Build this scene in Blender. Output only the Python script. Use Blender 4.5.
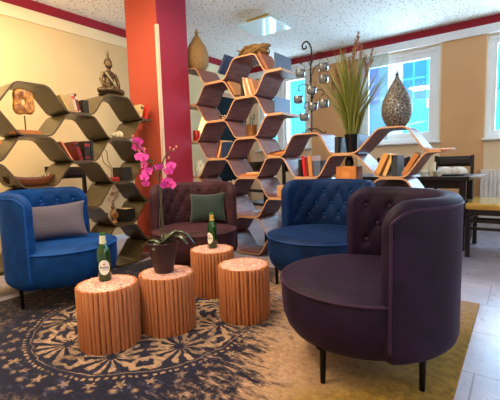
import bpy, bmesh, math, random
from mathutils import Vector, Matrix
random.seed(7)
PI = math.pi
S = bpy.context.scene
COL = S.collection
for o in list(bpy.data.objects): bpy.data.objects.remove(o)

def lin(r, g, b):
    f = lambda c: (c/255/12.92) if c/255 <= 0.04045 else ((c/255+0.055)/1.055)**2.4
    return (f(r), f(g), f(b), 1)

# ------------------------------------------------------------ camera
cam = bpy.data.cameras.new('camera'); camo = bpy.data.objects.new('camera', cam); COL.objects.link(camo)
cam.sensor_width = 36; cam.lens = 26.35; cam.clip_start = 0.05
R3 = Matrix(((0.805, -0.037, 0.592), (0.593, 0.098, -0.799), (-0.028, 0.994, 0.101)))
q = R3.to_quaternion().normalized()
camo.matrix_world = Matrix.Translation((0, 0, 0.95)) @ q.to_matrix().to_4x4()
S.camera = camo

# ------------------------------------------------------------ world and daylight
w = bpy.data.worlds.new('sky'); S.world = w; w.use_nodes = True
nt = w.node_tree; bg = nt.nodes['Background']
tc = nt.nodes.new('ShaderNodeTexCoord'); sp = nt.nodes.new('ShaderNodeSeparateXYZ'); cr = nt.nodes.new('ShaderNodeValToRGB')
nt.links.new(tc.outputs['Generated'], sp.inputs[0]); nt.links.new(sp.outputs['Z'], cr.inputs[0]); nt.links.new(cr.outputs[0], bg.inputs[0])
cr.color_ramp.elements[0].position = 0.0; cr.color_ramp.elements[0].color = (0.86, 0.93, 1.0, 1)
cr.color_ramp.elements[1].position = 0.8; cr.color_ramp.elements[1].color = (0.42, 0.66, 1.0, 1)
bg.inputs[1].default_value = 2.6

def area(name, loc, direction, sx, sy, power, color, spread=PI):
    l = bpy.data.lights.new(name, 'AREA'); l.shape = 'RECTANGLE'; l.size = sx; l.size_y = sy
    l.energy = power; l.color = color; l.spread = spread
    o = bpy.data.objects.new(name, l); COL.objects.link(o); o.location = loc
    o.rotation_euler = Vector(direction).to_track_quat('-Z', 'Y').to_euler()
    return o
DAY = (0.66, 0.78, 1.0)
for x, sx, p in ((-3.25, 0.95, 50), (-1.39, 1.0, 66), (0.14, 0.95, 66), (1.6, 1.0, 56)):
    area('daylight', (x*1.06, 6.08, 1.85), (0, -1, 0.08), sx, 1.2, p, DAY)
area('daylight_side', (2.4, 1.2, 1.6), (-1, 0, -0.15), 2.4, 1.5, 34, DAY)
WARM = (1.0, 0.80, 0.52)
for loc, p, s in (((-3.05, 3.75, 2.45), 0, .4),
                  ((-3.3, 1.2, 2.6), 20, .5), ((-3.4, -0.5, 2.6), 20, .5), ((-1.6, 0.2, 2.6), 44, .6), ((-1.9, 1.9, 2.6), 30, .6), ((0.6, -0.6, 2.6), 16, .6)):
    if p: area('ceiling_spot', loc, (0, 0, -1), s, s, p, WARM)
area('ceiling_fill', (-2.6, 0.4, 1.9), (-0.15, 0.15, 1), 1.8, 1.8, 46, (1.0, 0.80, 0.50))  # added upward fill to brighten the ceiling, no fixture stands there

S.view_settings.view_transform = 'Standard'; S.view_settings.look = 'None'
S.view_settings.exposure = 0.35; S.view_settings.gamma = 1; S.view_settings.use_curve_mapping = False

# ------------------------------------------------------------ node helper
class X:
    """a socket with arithmetic"""
    def __init__(s, nt, v): s.nt = nt; s.v = v
    def m(s, op, *o):
        n = s.nt.nodes.new('ShaderNodeMath'); n.operation = op
        for i, a in enumerate((s,)+o):
            a = a.v if isinstance(a, X) else a
            if isinstance(a, (int, float)): n.inputs[i].default_value = a
            else: s.nt.links.new(a, n.inputs[i])
        return X(s.nt, n.outputs[0])
    def __add__(s, o): return s.m('ADD', o)
    def __sub__(s, o): return s.m('SUBTRACT', o)
    def __mul__(s, o): return s.m('MULTIPLY', o)
    def __truediv__(s, o): return s.m('DIVIDE', o)
    def step(s, t, soft=0.02):      # smooth 0..1 around t
        n = s.nt.nodes.new('ShaderNodeMapRange'); n.interpolation_type = 'SMOOTHSTEP'
        s.nt.links.new(s.v, n.inputs[0]); n.inputs[1].default_value = t-soft; n.inputs[2].default_value = t+soft
        return X(s.nt, n.outputs[0])
    def band(s, a, b, soft=0.01): return s.step(a, soft)*(X(s.nt, 1.0).m('SUBTRACT', s.step(b, soft)))

def new_mat(name):
    m = bpy.data.materials.new(name); m.use_nodes = True
    return m, m.node_tree, m.node_tree.nodes['Principled BSDF']
def bsdf_set(b, rough=0.5, metal=0, spec=0.5, sheen=0, coat=0, trans=0, emis=None, es=0, ior=1.45):
    b.inputs['Roughness'].default_value = rough; b.inputs['Metallic'].default_value = metal
    b.inputs['Specular IOR Level'].default_value = spec; b.inputs['Sheen Weight'].default_value = sheen
    b.inputs['Coat Weight'].default_value = coat; b.inputs['Transmission Weight'].default_value = trans
    b.inputs['IOR'].default_value = ior
    if emis: b.inputs['Emission Color'].default_value = emis; b.inputs['Emission Strength'].default_value = es
CACHE = {}
def mat(name, col, rough=0.5, noise=0.12, scale=20, bump=0.0, stretch=(1, 1, 1), **k):
    """plain material with a procedural tonal variation"""
    if name in CACHE: return CACHE[name]
    m, nt, b = new_mat(name); bsdf_set(b, rough, **k)
    tc = nt.nodes.new('ShaderNodeTexCoord'); mp = nt.nodes.new('ShaderNodeMapping'); mp.inputs['Scale'].default_value = stretch
    nz = nt.nodes.new('ShaderNodeTexNoise'); nz.inputs['Scale'].default_value = scale; nz.inputs['Detail'].default_value = 4
    nt.links.new(tc.outputs['Object'], mp.inputs[0]); nt.links.new(mp.outputs[0], nz.inputs[0])
    r = nt.nodes.new('ShaderNodeValToRGB'); nt.links.new(nz.outputs[0], r.inputs[0]); nt.links.new(r.outputs[0], b.inputs['Base Color'])
    r.color_ramp.elements[0].position = 0.3; r.color_ramp.elements[1].position = 0.7
    r.color_ramp.elements[0].color = tuple(c*(1-noise) for c in col[:3])+(1,)
    r.color_ramp.elements[1].color = tuple(min(1, c*(1+noise)) for c in col[:3])+(1,)
    if bump:
        bp = nt.nodes.new('ShaderNodeBump'); bp.inputs['Strength'].default_value = bump; bp.inputs['Distance'].default_value = 0.01
        nt.links.new(nz.outputs[0], bp.inputs['Height']); nt.links.new(bp.outputs[0], b.inputs['Normal'])
    CACHE[name] = m
    return m
def mixc(nt, fac, a, b):
    n = nt.nodes.new('ShaderNodeMix'); n.data_type = 'RGBA'
    nt.links.new(fac.v if isinstance(fac, X) else fac, n.inputs[0])
    for i, c in ((6, a), (7, b)):
        if isinstance(c, tuple): n.inputs[i].default_value = c
        else: nt.links.new(c, n.inputs[i])
    return n.outputs[2]
def coords(nt, which='Object'):
    tc = nt.nodes.new('ShaderNodeTexCoord'); sp = nt.nodes.new('ShaderNodeSeparateXYZ'); nt.links.new(tc.outputs[which], sp.inputs[0])
    return tc.outputs[which], X(nt, sp.outputs[0]), X(nt, sp.outputs[1]), X(nt, sp.outputs[2])
def noise(nt, vec, scale, detail=4, rough=0.6, dist=0.0):
    n = nt.nodes.new('ShaderNodeTexNoise'); n.inputs['Scale'].default_value = scale; n.inputs['Detail'].default_value = detail
    n.inputs['Roughness'].default_value = rough; n.inputs['Distortion'].default_value = dist; nt.links.new(vec, n.inputs[0])
    return X(nt, n.outputs[0])

def velvet(name, col, dark):
    m, nt, b = new_mat(name); bsdf_set(b, 0.62, sheen=0.35, spec=0.18)
    b.inputs['Sheen Roughness'].default_value = 0.35; b.inputs['Sheen Tint'].default_value = tuple(min(1, c*3+0.05) for c in col[:3])+(1,)
    v, x, y, z = coords(nt); n1 = noise(nt, v, 5, 5, 0.65, 0.6)
    nt.links.new(mixc(nt, n1.step(0.5, 0.18), dark, col), b.inputs['Base Color'])
    n2 = noise(nt, v, 350, 2); bp = nt.nodes.new('ShaderNodeBump'); bp.inputs['Strength'].default_value = 0.15; bp.inputs['Distance'].default_value = 0.002
    nt.links.new(n2.v, bp.inputs['Height']); nt.links.new(bp.outputs[0], b.inputs['Normal'])
    return m

# ------------------------------------------------------------ mesh helpers
class MB:
    def __init__(s): s.v = []; s.f = []; s.mi = []; s.a = []
    def add(s, vs, fs, mi=0, att=0.5):
        n = len(s.v); s.v += [tuple(v) for v in vs]; s.f += [tuple(i+n for i in f) for f in fs]
        s.mi += [mi]*len(fs) if isinstance(mi, int) else list(mi); s.a += [att]*len(vs); return s
    def box(s, x0, x1, y0, y1, z0, z1, mi=0, att=0.5):
        vs = [(x0,y0,z0),(x1,y0,z0),(x1,y1,z0),(x0,y1,z0),(x0,y0,z1),(x1,y0,z1),(x1,y1,z1),(x0,y1,z1)]
        return s.add(vs, [(0,3,2,1),(4,5,6,7),(0,1,5,4),(1,2,6,5),(2,3,7,6),(3,0,4,7)], mi, att)
    def cbox(s, c, d, mi=0, M=None):
        b = MB().box(-d[0]/2, d[0]/2, -d[1]/2, d[1]/2, -d[2]/2, d[2]/2)
        vs = [Vector(v) for v in b.v]
        if M is not None: vs = [M @ v for v in vs]
        return s.add([v+Vector(c) for v in vs], b.f, mi)
    def lathe(s, prof, n=32, c=(0,0,0), mi=0, sx=1, sy=1, caps=True):
        vs = []; fs = []; k = len(prof)
        for r, z in prof:
            for i in range(n):
                a = 2*PI*i/n; vs.append((c[0]+r*sx*math.cos(a), c[1]+r*sy*math.sin(a), c[2]+z))
        for j in range(k-1):
            for i in range(n):
                i2 = (i+1) % n; fs.append((j*n+i, j*n+i2, (j+1)*n+i2, (j+1)*n+i))
        if caps:
            if prof[0][0] > 1e-5: fs.append(tuple(reversed(range(n))))
            if prof[-1][0] > 1e-5: fs.append(tuple(range((k-1)*n, k*n)))
        return s.add(vs, fs, mi)
    def tube(s, pts, r, n=8, closed=False, mi=0, flat=1.0):
        P = [Vector(p) for p in pts]; k = len(P); rs = r if isinstance(r, (list, tuple)) else [r]*k
        vs = []; fs = []; up = None
        for i, p in enumerate(P):
            if closed: t = P[(i+1) % k]-P[i-1]
            else: t = P[min(i+1, k-1)]-P[max(i-1, 0)]
            t = t.normalized() if t.length > 1e-9 else Vector((0,0,1))
            if up is None: up = Vector((0,0,1)) if abs(t.z) < 0.9 else Vector((1,0,0))
            a = t.cross(up); a = a.normalized() if a.length > 1e-6 else t.orthogonal().normalized()
            b = a.cross(t).normalized(); up = b
            for j in range(n):
                g = 2*PI*j/n; vs.append(p+a*math.cos(g)*rs[i]+b*math.sin(g)*rs[i]*flat)
        m = k if closed else k-1
        for i in range(m):
            i2 = (i+1) % k
            for j in range(n):
                j2 = (j+1) % n; fs.append((i*n+j, i*n+j2, i2*n+j2, i2*n+j))
        if not closed: fs += [tuple(reversed(range(n))), tuple(range((k-1)*n, k*n))]
        return s.add(vs, fs, mi)
    def ell(s, c, r, n=16, m=10, mi=0, M=None):
        vs = []; fs = []
        for j in range(m+1):
            ph = -PI/2+PI*j/m
            for i in range(n):
                a = 2*PI*i/n; v = Vector((math.cos(ph)*math.cos(a)*r[0], math.cos(ph)*math.sin(a)*r[1], math.sin(ph)*r[2]))
                if M is not None: v = M @ v
                vs.append(v+Vector(c))
        for j in range(m):
            for i in range(n):
                i2 = (i+1) % n; fs.append((j*n+i, j*n+i2, (j+1)*n+i2, (j+1)*n+i))
        return s.add(vs, fs, mi)
    def prism(s, outline, axis, a0, a1, mi=0, edge_mi=None):
        """outline: list of 2D points, extruded on axis between a0 and a1"""
        def P(u, v, t): return {'X': (t, u, v), 'Y': (u, t, v), 'Z': (u, v, t)}[axis]
        k = len(outline); vs = [P(u, v, a0) for u, v in outline]+[P(u, v, a1) for u, v in outline]
        fs = [tuple(range(k)), tuple(reversed(range(k, 2*k)))]+[(i, (i+1) % k, (i+1) % k+k, i+k) for i in range(k)]
        e = mi if edge_mi is None else edge_mi
        return s.add(vs, fs, [e, e]+[mi]*k)
    def grid(s, fn, nu, nv, closed_u=False, mi=0):
        vs = [fn(i/(nu if closed_u else nu-1), j/(nv-1)) for j in range(nv) for i in range(nu)]
        fs = []
        for j in range(nv-1):
            for i in range(nu if closed_u else nu-1):
                i2 = (i+1) % nu; fs.append((j*nu+i, j*nu+i2, (j+1)*nu+i2, (j+1)*nu+i))
        return s.add(vs, fs, mi)
    def build(s, name, mats, parent=None, smooth=False, bevel=0, loc=None, angle=None, fixn=True):
        me = bpy.data.meshes.new(name); me.from_pydata(s.v, [], s.f)
        for m in (mats if isinstance(mats, (list, tuple)) else [mats]): me.materials.append(m)
        for p, i in zip(me.polygons, s.mi): p.material_index = i; p.use_smooth = smooth
        at = me.attributes.new('tint', 'FLOAT', 'POINT'); at.data.foreach_set('value', s.a)
        if fixn:
            bm = bmesh.new(); bm.from_mesh(me); bmesh.ops.recalc_face_normals(bm, faces=bm.faces)
            if smooth:
                lim = angle or 0.9
                for e in bm.edges:
                    if len(e.link_faces) == 2 and e.calc_face_angle(0) > lim: e.smooth = False
            bm.to_mesh(me); bm.free()
        me.update()
        o = bpy.data.objects.new(name, me); COL.objects.link(o)
        if parent: o.parent = parent
        if loc is not None: o.location = loc
        if bevel:
            b = o.modifiers.new('bevel', 'BEVEL'); b.width = bevel; b.segments = 2; b.limit_method = 'ANGLE'
        return o
def tag(o, label=None, cat=None, group=None, kind=None):
    if label: o['label'] = label
    if cat: o['category'] = cat
    if group: o['group'] = group
    if kind: o['kind'] = kind
    return o
def empty(name, loc, rz=0, label=None, cat=None, group=None):
    o = bpy.data.objects.new(name, None); COL.objects.link(o); o.location = loc; o.rotation_euler = (0, 0, rz); o.empty_display_size = 0.1
    return tag(o, label, cat, group)
def struct(o): o['kind'] = 'structure'; return o
def copy_tree(o, parent=None):
    c = o.copy(); COL.objects.link(c); c.parent = parent
    for ch in o.children: copy_tree(ch, c)
    return c

# ------------------------------------------------------------ surface materials
K = 1.06
def zk(z): return .95+(z-.95)*K
XL, YW, H = -3.94*K, 5.37*K, zk(2.60)
def wall_mat(name, c, amt=0.05):
    return mat(name, c, 0.85, amt, 1.4, spec=0.2)
M_wall = wall_mat('cream_wall', lin(222, 196, 150)); M_cream = wall_mat('pale_band', lin(238, 222, 184))
M_white = mat('white_paint', lin(232, 236, 240), 0.5, 0.03)
M_tan = wall_mat('tan_paint', lin(212, 168, 122)); M_crim = mat('crimson_paint', lin(152, 40, 54), 0.6, 0.06, 3, spec=0.2)
M_low = wall_mat('window_wall_paint', lin(232, 212, 184))
m, nt, b = new_mat('acoustic_ceiling'); bsdf_set(b, 0.9, spec=0.1); M_ceil = m
v, x, y, z = coords(nt)
vo = nt.nodes.new('ShaderNodeTexVoronoi'); vo.inputs['Scale'].default_value = 27; nt.links.new(v, vo.inputs[0])
n1 = noise(nt, v, 34, 3); spot = X(nt, vo.outputs['Distance'])
dots = X(nt, 1.0) - (spot + n1*0.15).step(0.29, 0.05)
nt.links.new(mixc(nt, dots*0.85, lin(238, 236, 230), lin(96, 80, 62)), b.inputs['Base Color'])
m, nt, b = new_mat('floor_tiles'); bsdf_set(b, 0.32, spec=0.5); M_floor = m
v, x, y, z = coords(nt)
fy = ((y+0.0-1.795+20*0.456)/0.456).m('FRACT'); row = ((y-1.795+20*0.456)/0.456).m('FLOOR')
fx = ((x+0.12+row*0.31+30)/0.92).m('FRACT')
gr = (fy.m('MINIMUM', X(nt, 1.0)-fy)*0.456).m('MINIMUM', fx.m('MINIMUM', X(nt, 1.0)-fx)*0.92)
grout = X(nt, 1.0)-gr.step(0.0035, 0.0015)
n1 = noise(nt, v, 3.0, 6, 0.65, 0.5)
nt.links.new(mixc(nt, grout*0.65, mixc(nt, n1.step(0.5, 0.25), lin(158, 150, 168), lin(188, 180, 196)), lin(92, 84, 80)), b.inputs['Base Color'])
n2 = noise(nt, v, 12, 3); nt.links.new((n2*0.22+0.2).v, b.inputs['Roughness'])

# ------------------------------------------------------------ room shell
struct(MB().box(XL-.2, 2.7, -2.4, YW+.3, -.12, 0).build('floor', M_floor))
struct(MB().box(XL-.2, 2.7, -2.4, YW+.3, H, H+.12).build('ceiling', M_ceil))
struct(MB().box(XL-.2, XL, -2.4, YW+.3, 0, H).build('wall_left', M_wall))
struct(MB().box(2.5, 2.7, -2.4, YW+.3, 0, H).build('wall_right', M_wall))
struct(MB().box(XL, 2.5, -2.4, -2.2, 0, H).build('wall_front', M_wall))
WINS = [(a*K, c*K) for a, c in ((-3.74, -2.74), (-1.95, -0.88), (-0.37, 0.62), (1.10, 2.05))]; ZS, ZT = zk(1.165), zk(2.385)
mb = MB(); xs = [XL]+[e for wn in WINS for e in wn]+[2.5]
mb.box(XL, 2.5, YW, YW+.3, 0, ZS); mb.box(XL, 2.5, YW, YW+.3, ZT, H)
for i in range(0, len(xs), 2): mb.box(xs[i], xs[i+1], YW, YW+.3, ZS, ZT)
struct(mb.build('wall_back', M_low))
k = 0
def trim(mb, m, bevel=0.0):
    global k; k += 1; return struct(mb.build('trim_%d' % k, m, bevel=bevel))
trim(MB().box(XL+.001, 2.49, YW-.012, YW, zk(2.50), H), M_crim)
trim(MB().box(XL, XL+.012, -2.19, YW-.013, zk(2.50), H), M_crim)
trim(MB().box(XL+.03, 2.49, YW-.05, YW, zk(2.40), zk(2.50)), M_white, .004)
trim(MB().box(XL, XL+.02, -2.19, YW-.051, zk(2.385), zk(2.50)), M_cream)
for x0, x1 in ((-2.70, -1.97), (-0.86, -0.38), (0.63, 1.09)):
    trim(MB().box(x0*K, x1*K, YW-.018, YW, 0.02, zk(2.40)), M_tan)
struct(MB().box(XL+.02, 2.49, YW-.04, YW-.019, 0, .07).build('baseboard_back', M_white, bevel=.003))
struct(MB().box(XL, XL+.015, -2.19, YW-.05, 0, .07).build('baseboard_left', M_white, bevel=.003))

m, nt, b = new_mat('window_glass'); M_glass = m
for n in list(nt.nodes):
    if n.type == 'BSDF_PRINCIPLED': nt.nodes.remove(n)
tr = nt.nodes.new('ShaderNodeBsdfTransparent'); gl = nt.nodes.new('ShaderNodeBsdfGlossy'); mx = nt.nodes.new('ShaderNodeMixShader')
tr.inputs[0].default_value = (0.86, 0.98, 1, 1); gl.inputs['Roughness'].default_value = 0.02; mx.inputs[0].default_value = 0.05
nt.links.new(tr.outputs[0], mx.inputs[1]); nt.links.new(gl.outputs[0], mx.inputs[2]); nt.links.new(mx.outputs[0], nt.nodes['Material Output'].inputs[0])
def frame(mb, x0, x1, z0, z1, y0, y1, w):
    mb.box(x0, x1, y0, y1, z1-w, z1); mb.box(x0, x1, y0, y1, z0, z0+w)
    mb.box(x0, x0+w, y0, y1, z0+w, z1-w); mb.box(x1-w, x1, y0, y1, z0+w, z1-w)
for i, (x0, x1) in enumerate(WINS):
    mb = MB(); frame(mb, x0, x1, ZS, ZT, YW+.03, YW+.12, .055)
    xm = (x0+x1)/2
    if i == 0: mb.box(-3.33*K, -3.25*K, YW+.02, YW+.11, ZS+.05, ZT-.05)
    wo = struct(mb.build('window_%d' % (i+1), M_white, bevel=.004))
    mb = MB()
    if i == 0:
        frame(mb, x0+.055, -3.33*K, ZS+.055, ZT-.055, YW+.045, YW+.10, .06); frame(mb, -3.25*K, x1-.055, ZS+.055, ZT-.055, YW+.045, YW+.10, .06)
    else: frame(mb, x0+.055, x1-.055, ZS+.055, ZT-.055, YW+.045, YW+.10, .085 if i == 1 else .05)
    mb.build('window_sash', M_white, wo, bevel=.004)
    MB().box(x0+.08, x1-.08, YW+.07, YW+.074, ZS+.08, ZT-.08).build('pane', M_glass, wo)
    if i == 1:
        mb = MB(); mb.box(-1.10, -1.08, YW+.025, YW+.045, 1.66, 1.78); mb.box(-1.098, -1.082, YW+.005, YW+.027, 1.66, 1.68)
        mb.build('window_handle', mat('steel', lin(190, 190, 190), .3, metal=1), wo)
    struct(MB().box(x0-.03, x1+.03, YW-.10, YW+.03, ZS-.025, ZS).build('window_sill' if False else 'trim_%d' % (20+i), M_white, bevel=.006))
# teal door on the left wall near the corner
M_teal = mat('teal_door_paint', lin(26, 34, 38), .9, .08, 6, spec=.05); M_oak = mat('oak_frame', lin(176, 116, 66), .5, .18, 12, stretch=(1, 1, .1))
dr = struct(MB().box(XL, XL+.05, 4.70, 5.52, 0.01, 2.08).build('door_1', M_teal, bevel=.004))
MB().tube([(XL+.05, 4.78, 1.0), (XL+.10, 4.78, 1.0), (XL+.10, 4.90, 1.0)], .009).build('door_handle', mat('steel', (0,)*4), dr, smooth=True)
mb = MB(); mb.box(XL, XL+.06, 4.63, 4.699, 0, 2.15); mb.box(XL, XL+.06, 5.521, 5.59, 0, 2.15); mb.box(XL, XL+.06, 4.699, 5.521, 2.081, 2.15)
trim(mb, M_oak, .003)
# column in the corner between the shelves
M_col = mat('red_paint_warm_lit', lin(172, 74, 56), .6, .05, 2, spec=.25); M_col2 = mat('red_paint_cool_lit', lin(150, 42, 64), .6, .05, 2, spec=.25)  # one red paint in two tones: warm and window light put into the colours
CXa, CXb, CYa, CYb = -3.42, -2.925, 2.495, 2.90
mb = MB().box(CXa, CXb, CYa, CYb, 0, H); mb.mi = [1, 1, 0, 1, 1, 0]
co = mb.build('column', [M_col, M_col2]); tag(co, 'square red pillar, orange-red from painted warm light on one face, crimson from painted window light on the other, between the shelves', 'pillar')
mb = MB(); mb.box(CXb-.028, CXb+.003, CYa-.004, CYa, .02, 2.33); mb.box(CXb, CXb+.004, CYa-.004, CYa+.022, .02, 2.33)
mb.build('corner_guard', mat('guard_plastic', lin(226, 196, 176), .4, .04), co)['label'] = 'pale plastic corner guard'

# sheer panel hanging before the middle window
m, nt, b = new_mat('sheer_fabric'); bsdf_set(b, .9, spec=.05); M_sheer = m
b.inputs['Base Color'].default_value = lin(196, 172, 148)
tr = nt.nodes.new('ShaderNodeBsdfTransparent'); tr.inputs[0].default_value = (.85, .95, 1, 1); mx = nt.nodes.new('ShaderNodeMixShader'); mx.inputs[0].default_value = .30
nt.links.new(tr.outputs[0], mx.inputs[1]); nt.links.new(b.outputs[0], mx.inputs[2]); nt.links.new(mx.outputs[0], nt.nodes['Material Output'].inputs[0])
def sheerf(u, v): return (-2.07+.47*u, YW-.075+.004*math.sin(u*30), 1.24+1.24*v)
cu = MB().grid(sheerf, 24, 6).build('panel_curtain', M_sheer, smooth=True)
cu.modifiers.new('thick', 'SOLIDIFY').thickness = .001
tag(cu, 'sheer greyish panel curtain hanging over the left part of the middle window', 'curtain')

# ------------------------------------------------------------ outside
M_fac = mat('pale_blue_render', lin(96, 206, 226), .9, .05, .6); M_facw = mat('white_render', lin(226, 238, 240), .9, .03, .6); M_bay = mat('blue_bay', lin(30, 136, 216), .6, .08, 2)
bd = empty('neighbour_building', (-2, 12.0, 0), 0, 'pale cyan building with white bands across the street, seen through the windows', 'building')
MB().box(-12, 9, 0, 4, -4, 7.5).build('facade', M_fac, bd)
mb = MB()
for xa, xb in ((-5.45, -4.87), (-4.22, -3.6), (-1.40, -.96), (1.9, 2.4), (5.0, 5.5)): mb.box(xa, xb, -.12, 0, -4, 7.5)
for zz in (-1.2, 1.25): mb.box(-12, 9, -.10, 0, zz, zz+.14)
mb.build('white_band', M_facw, bd)
for xx, ww in ((-7.6, 1.4), (-3.4, 1.7), (-.955, .62), (1.1, .7), (2.9, 1.2), (6.2, 1.2)):
    for zz in (-.9, 2.72):
        f = MB().box(xx, xx+ww, -.07, 0, zz, zz+2.3).build('window_bay', M_bay, bd)
        g = MB()
        for q_ in range(1, 4): g.box(xx, xx+ww, -.085, -.07, zz+.56*q_, zz+.56*q_+.05)
        g.box(xx+ww*.45, xx+ww*.45+.04, -.085, -.07, zz, zz+2.3); g.build('glazing_bar', M_fac, f)
struct(MB().box(-14, 12, YW+.35, 12, -1.3, -1.2).build('trim_40', mat('street_grey', lin(170, 190, 196), .9)))

# ------------------------------------------------------------ rug
m, nt, b = new_mat('vintage_rug'); bsdf_set(b, .95, spec=.05, sheen=.15); M_rug = m
v, x, y, z = coords(nt)
wn = noise(nt, v, 6, 3); wn2 = noise(nt, v, 7.3, 3, .6, .7)
px = x+1.844+(wn-0.5)*0.075; py = y-1.388+(wn2-0.5)*0.075
r = (px*px+py*py).m('SQRT'); th = py.m('ARCTAN2', px)
NS = 9
sec = ((th*(NS/(2*PI))+NS).m('FRACT')-0.5)*(2*PI/NS)             # angle within one sector
u = sec*r
one = X(nt, 1.0)
def fan(cv, rmax, nr, rmin=.03):
    dv = r-cv; d = (u*u+dv*dv).m('SQRT'); a = u.m('ARCTAN2', dv)
    return ((a*nr).m('COSINE')-(d/rmax-.75).m('ABSOLUTE')*.9+.25).step(.2, .2)*d.band(rmin, rmax, .005)
def fan_in(cv, rmax, nr):
    dv = X(nt, cv).m('SUBTRACT', r); d = (u*u+dv*dv).m('SQRT'); a = u.m('ARCTAN2', dv)
    return (a*nr).m('COSINE').step(.1, .25)*d.band(.025, rmax, .006)
def spiral(cu_, cv, rmax, turn, flip=1):
    uu = u.m('ABSOLUTE')-cu_; dv = r-cv; d = (uu*uu+dv*dv).m('SQRT'); a = (dv*flip).m('ARCTAN2', uu)
    return (a+d*turn).m('COSINE').step(.3, .25)*(one-d.step(rmax, .006))
orn = fan(.480, .150, 13)
for e in (spiral(.175, .55, .070, 80), fan(.22, .13, 11), spiral(.09, .36, .06, 95, -1), spiral(.075, .44, .04, 110), r.band(.10, .125, .005), r.band(.637, .641, .003)):
    orn = orn.m('MAXIMUM', e)
orn = orn*(one-r.step(.645, .004))
dotr = r.band(.664, .678, .003)*(th*120).m('COSINE').step(0, .3)
flo_c = ((th*(34/(2*PI))+34).m('FRACT')-0.5)*(2*PI/34)*r; fr = r-.722
fd = (flo_c*flo_c+fr*fr).m('SQRT'); fa = fr.m('ARCTAN2', flo_c)
flo = (one-(fd-(fa*5).m('COSINE')*.009).step(.020, .006))
fc2 = ((th*(51/(2*PI))+51.5).m('FRACT')-0.5)*(2*PI/51)*r; fr2 = r-.765; fd2 = (fc2*fc2*.5+fr2*fr2).m('SQRT')
flo2 = (one-fd2.step(.011, .008))
leaf2 = ((th*17).m('SINE')*.02+r).band(.80, .808, .004)
orn = orn.m('MAXIMUM', dotr).m('MAXIMUM', flo*.7).m('MAXIMUM', flo2*.7).m('MAXIMUM', leaf2*.0)
# field pattern away from the medallion: faded scrolls
f1 = noise(nt, v, 9, 5, .6, 1.6); field = (f1-0.5).m('ABSOLUTE'); field = (one-field.step(.022, .012))*.42*r.step(.84, .04)
orn = orn.m('MAXIMUM', field)
mp = nt.nodes.new('ShaderNodeMapping'); mp.inputs['Scale'].default_value = (1, 3.2, 1); mp.inputs['Rotation'].default_value = (0, 0, .5); nt.links.new(v, mp.inputs[0])
wear = noise(nt, mp.outputs[0], 11, 8, .75, .4); wear2 = noise(nt, v, 2.2, 6, .65, .4)
# worn-through amount grows to the right of the medallion
gx = (x*0.80+y*0.42+.50)                     # about 0 near the stools, up to the right
worn = (wear*1.0-.22+wear2*.75+gx*.62-.28).step(.52, .09)
fade = (wear*.9+wear2*.5).step(.80, .14)       # threadbare patches of dusty lilac
navy = mixc(nt, wear.step(.62, .09)*.6, lin(9, 11, 36), lin(96, 92, 124))
base = mixc(nt, orn*(one-fade*.85)*(wear.step(.47, .06)*.55+.45)*(noise(nt, v, 4.5, 5, .7, .8).step(.44, .10)*.6+.4), navy, mixc(nt, wear, lin(134, 106, 82), lin(192, 158, 128)))
tan = mixc(nt, noise(nt, v, 40, 6, .8).step(.5, .2), lin(134, 102, 80), lin(180, 146, 120))
olive = mixc(nt, noise(nt, v, 28, 6, .8).step(.5, .2), lin(104, 78, 14), lin(158, 122, 36))
tanol = mixc(nt, (x*1.0-y*0.35+wear2*.5).step(-.85, .22), tan, olive)
lil = noise(nt, v, 3.1, 5, .7).step(.60, .06)*(one-(x+wear2*.3).step(-.55, .1))
tanol = mixc(nt, lil*.8, tanol, lin(120, 112, 134))
nt.links.new(mixc(nt, worn, base, tanol), b.inputs['Base Color'])
bp = nt.nodes.new('ShaderNodeBump'); bp.inputs['Strength'].default_value = .4; bp.inputs['Distance'].default_value = .004
nt.links.new((noise(nt, v, 260, 2)+wear).v, bp.inputs['Height']); nt.links.new(bp.outputs[0], b.inputs['Normal'])
rug = MB().box(-2.98, -.178, .05, 2.69, 0.0005, .010).build('rug', M_rug, bevel=.003)
tag(rug, 'large worn vintage rug, navy with a beige medallion, fading to tan and olive', 'rug')
RZ = .010

# ------------------------------------------------------------ honeycomb shelves
T = .012
m, nt, b = new_mat('dark_veneer'); bsdf_set(b, .38, spec=.5); M_ven = m
v, x, y, z = coords(nt)
mp = nt.nodes.new('ShaderNodeMapping'); mp.inputs['Scale'].default_value = (6, 6, 60); nt.links.new(v, mp.inputs[0])
n1 = noise(nt, mp.outputs[0], 1.5, 5, .6, .5)
nt.links.new(mixc(nt, n1.step(.5, .2), lin(98, 56, 50), lin(138, 88, 78)), b.inputs['Base Color'])
m, nt, b = new_mat('shaded_veneer'); bsdf_set(b, .30, spec=.9); M_ven2 = m  # left shelf copy of the veneer, its dimmer warm light put into the colour
v, x, y, z = coords(nt)
mp = nt.nodes.new('ShaderNodeMapping'); mp.inputs['Scale'].default_value = (6, 6, 60); nt.links.new(v, mp.inputs[0])
n1 = noise(nt, mp.outputs[0], 1.5, 5, .6, .5)
nt.links.new(mixc(nt, n1.step(.5, .2), lin(50, 40, 22), lin(72, 60, 32)), b.inputs['Base Color'])
M_edge = mat('plywood_edge', lin(204, 152, 112), .5, .15, 60); M_edge2 = mat('shaded_plywood_edge', lin(78, 62, 42), .5, .15, 60)  # second edge is the same plywood with the left side's dimness painted in
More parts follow.
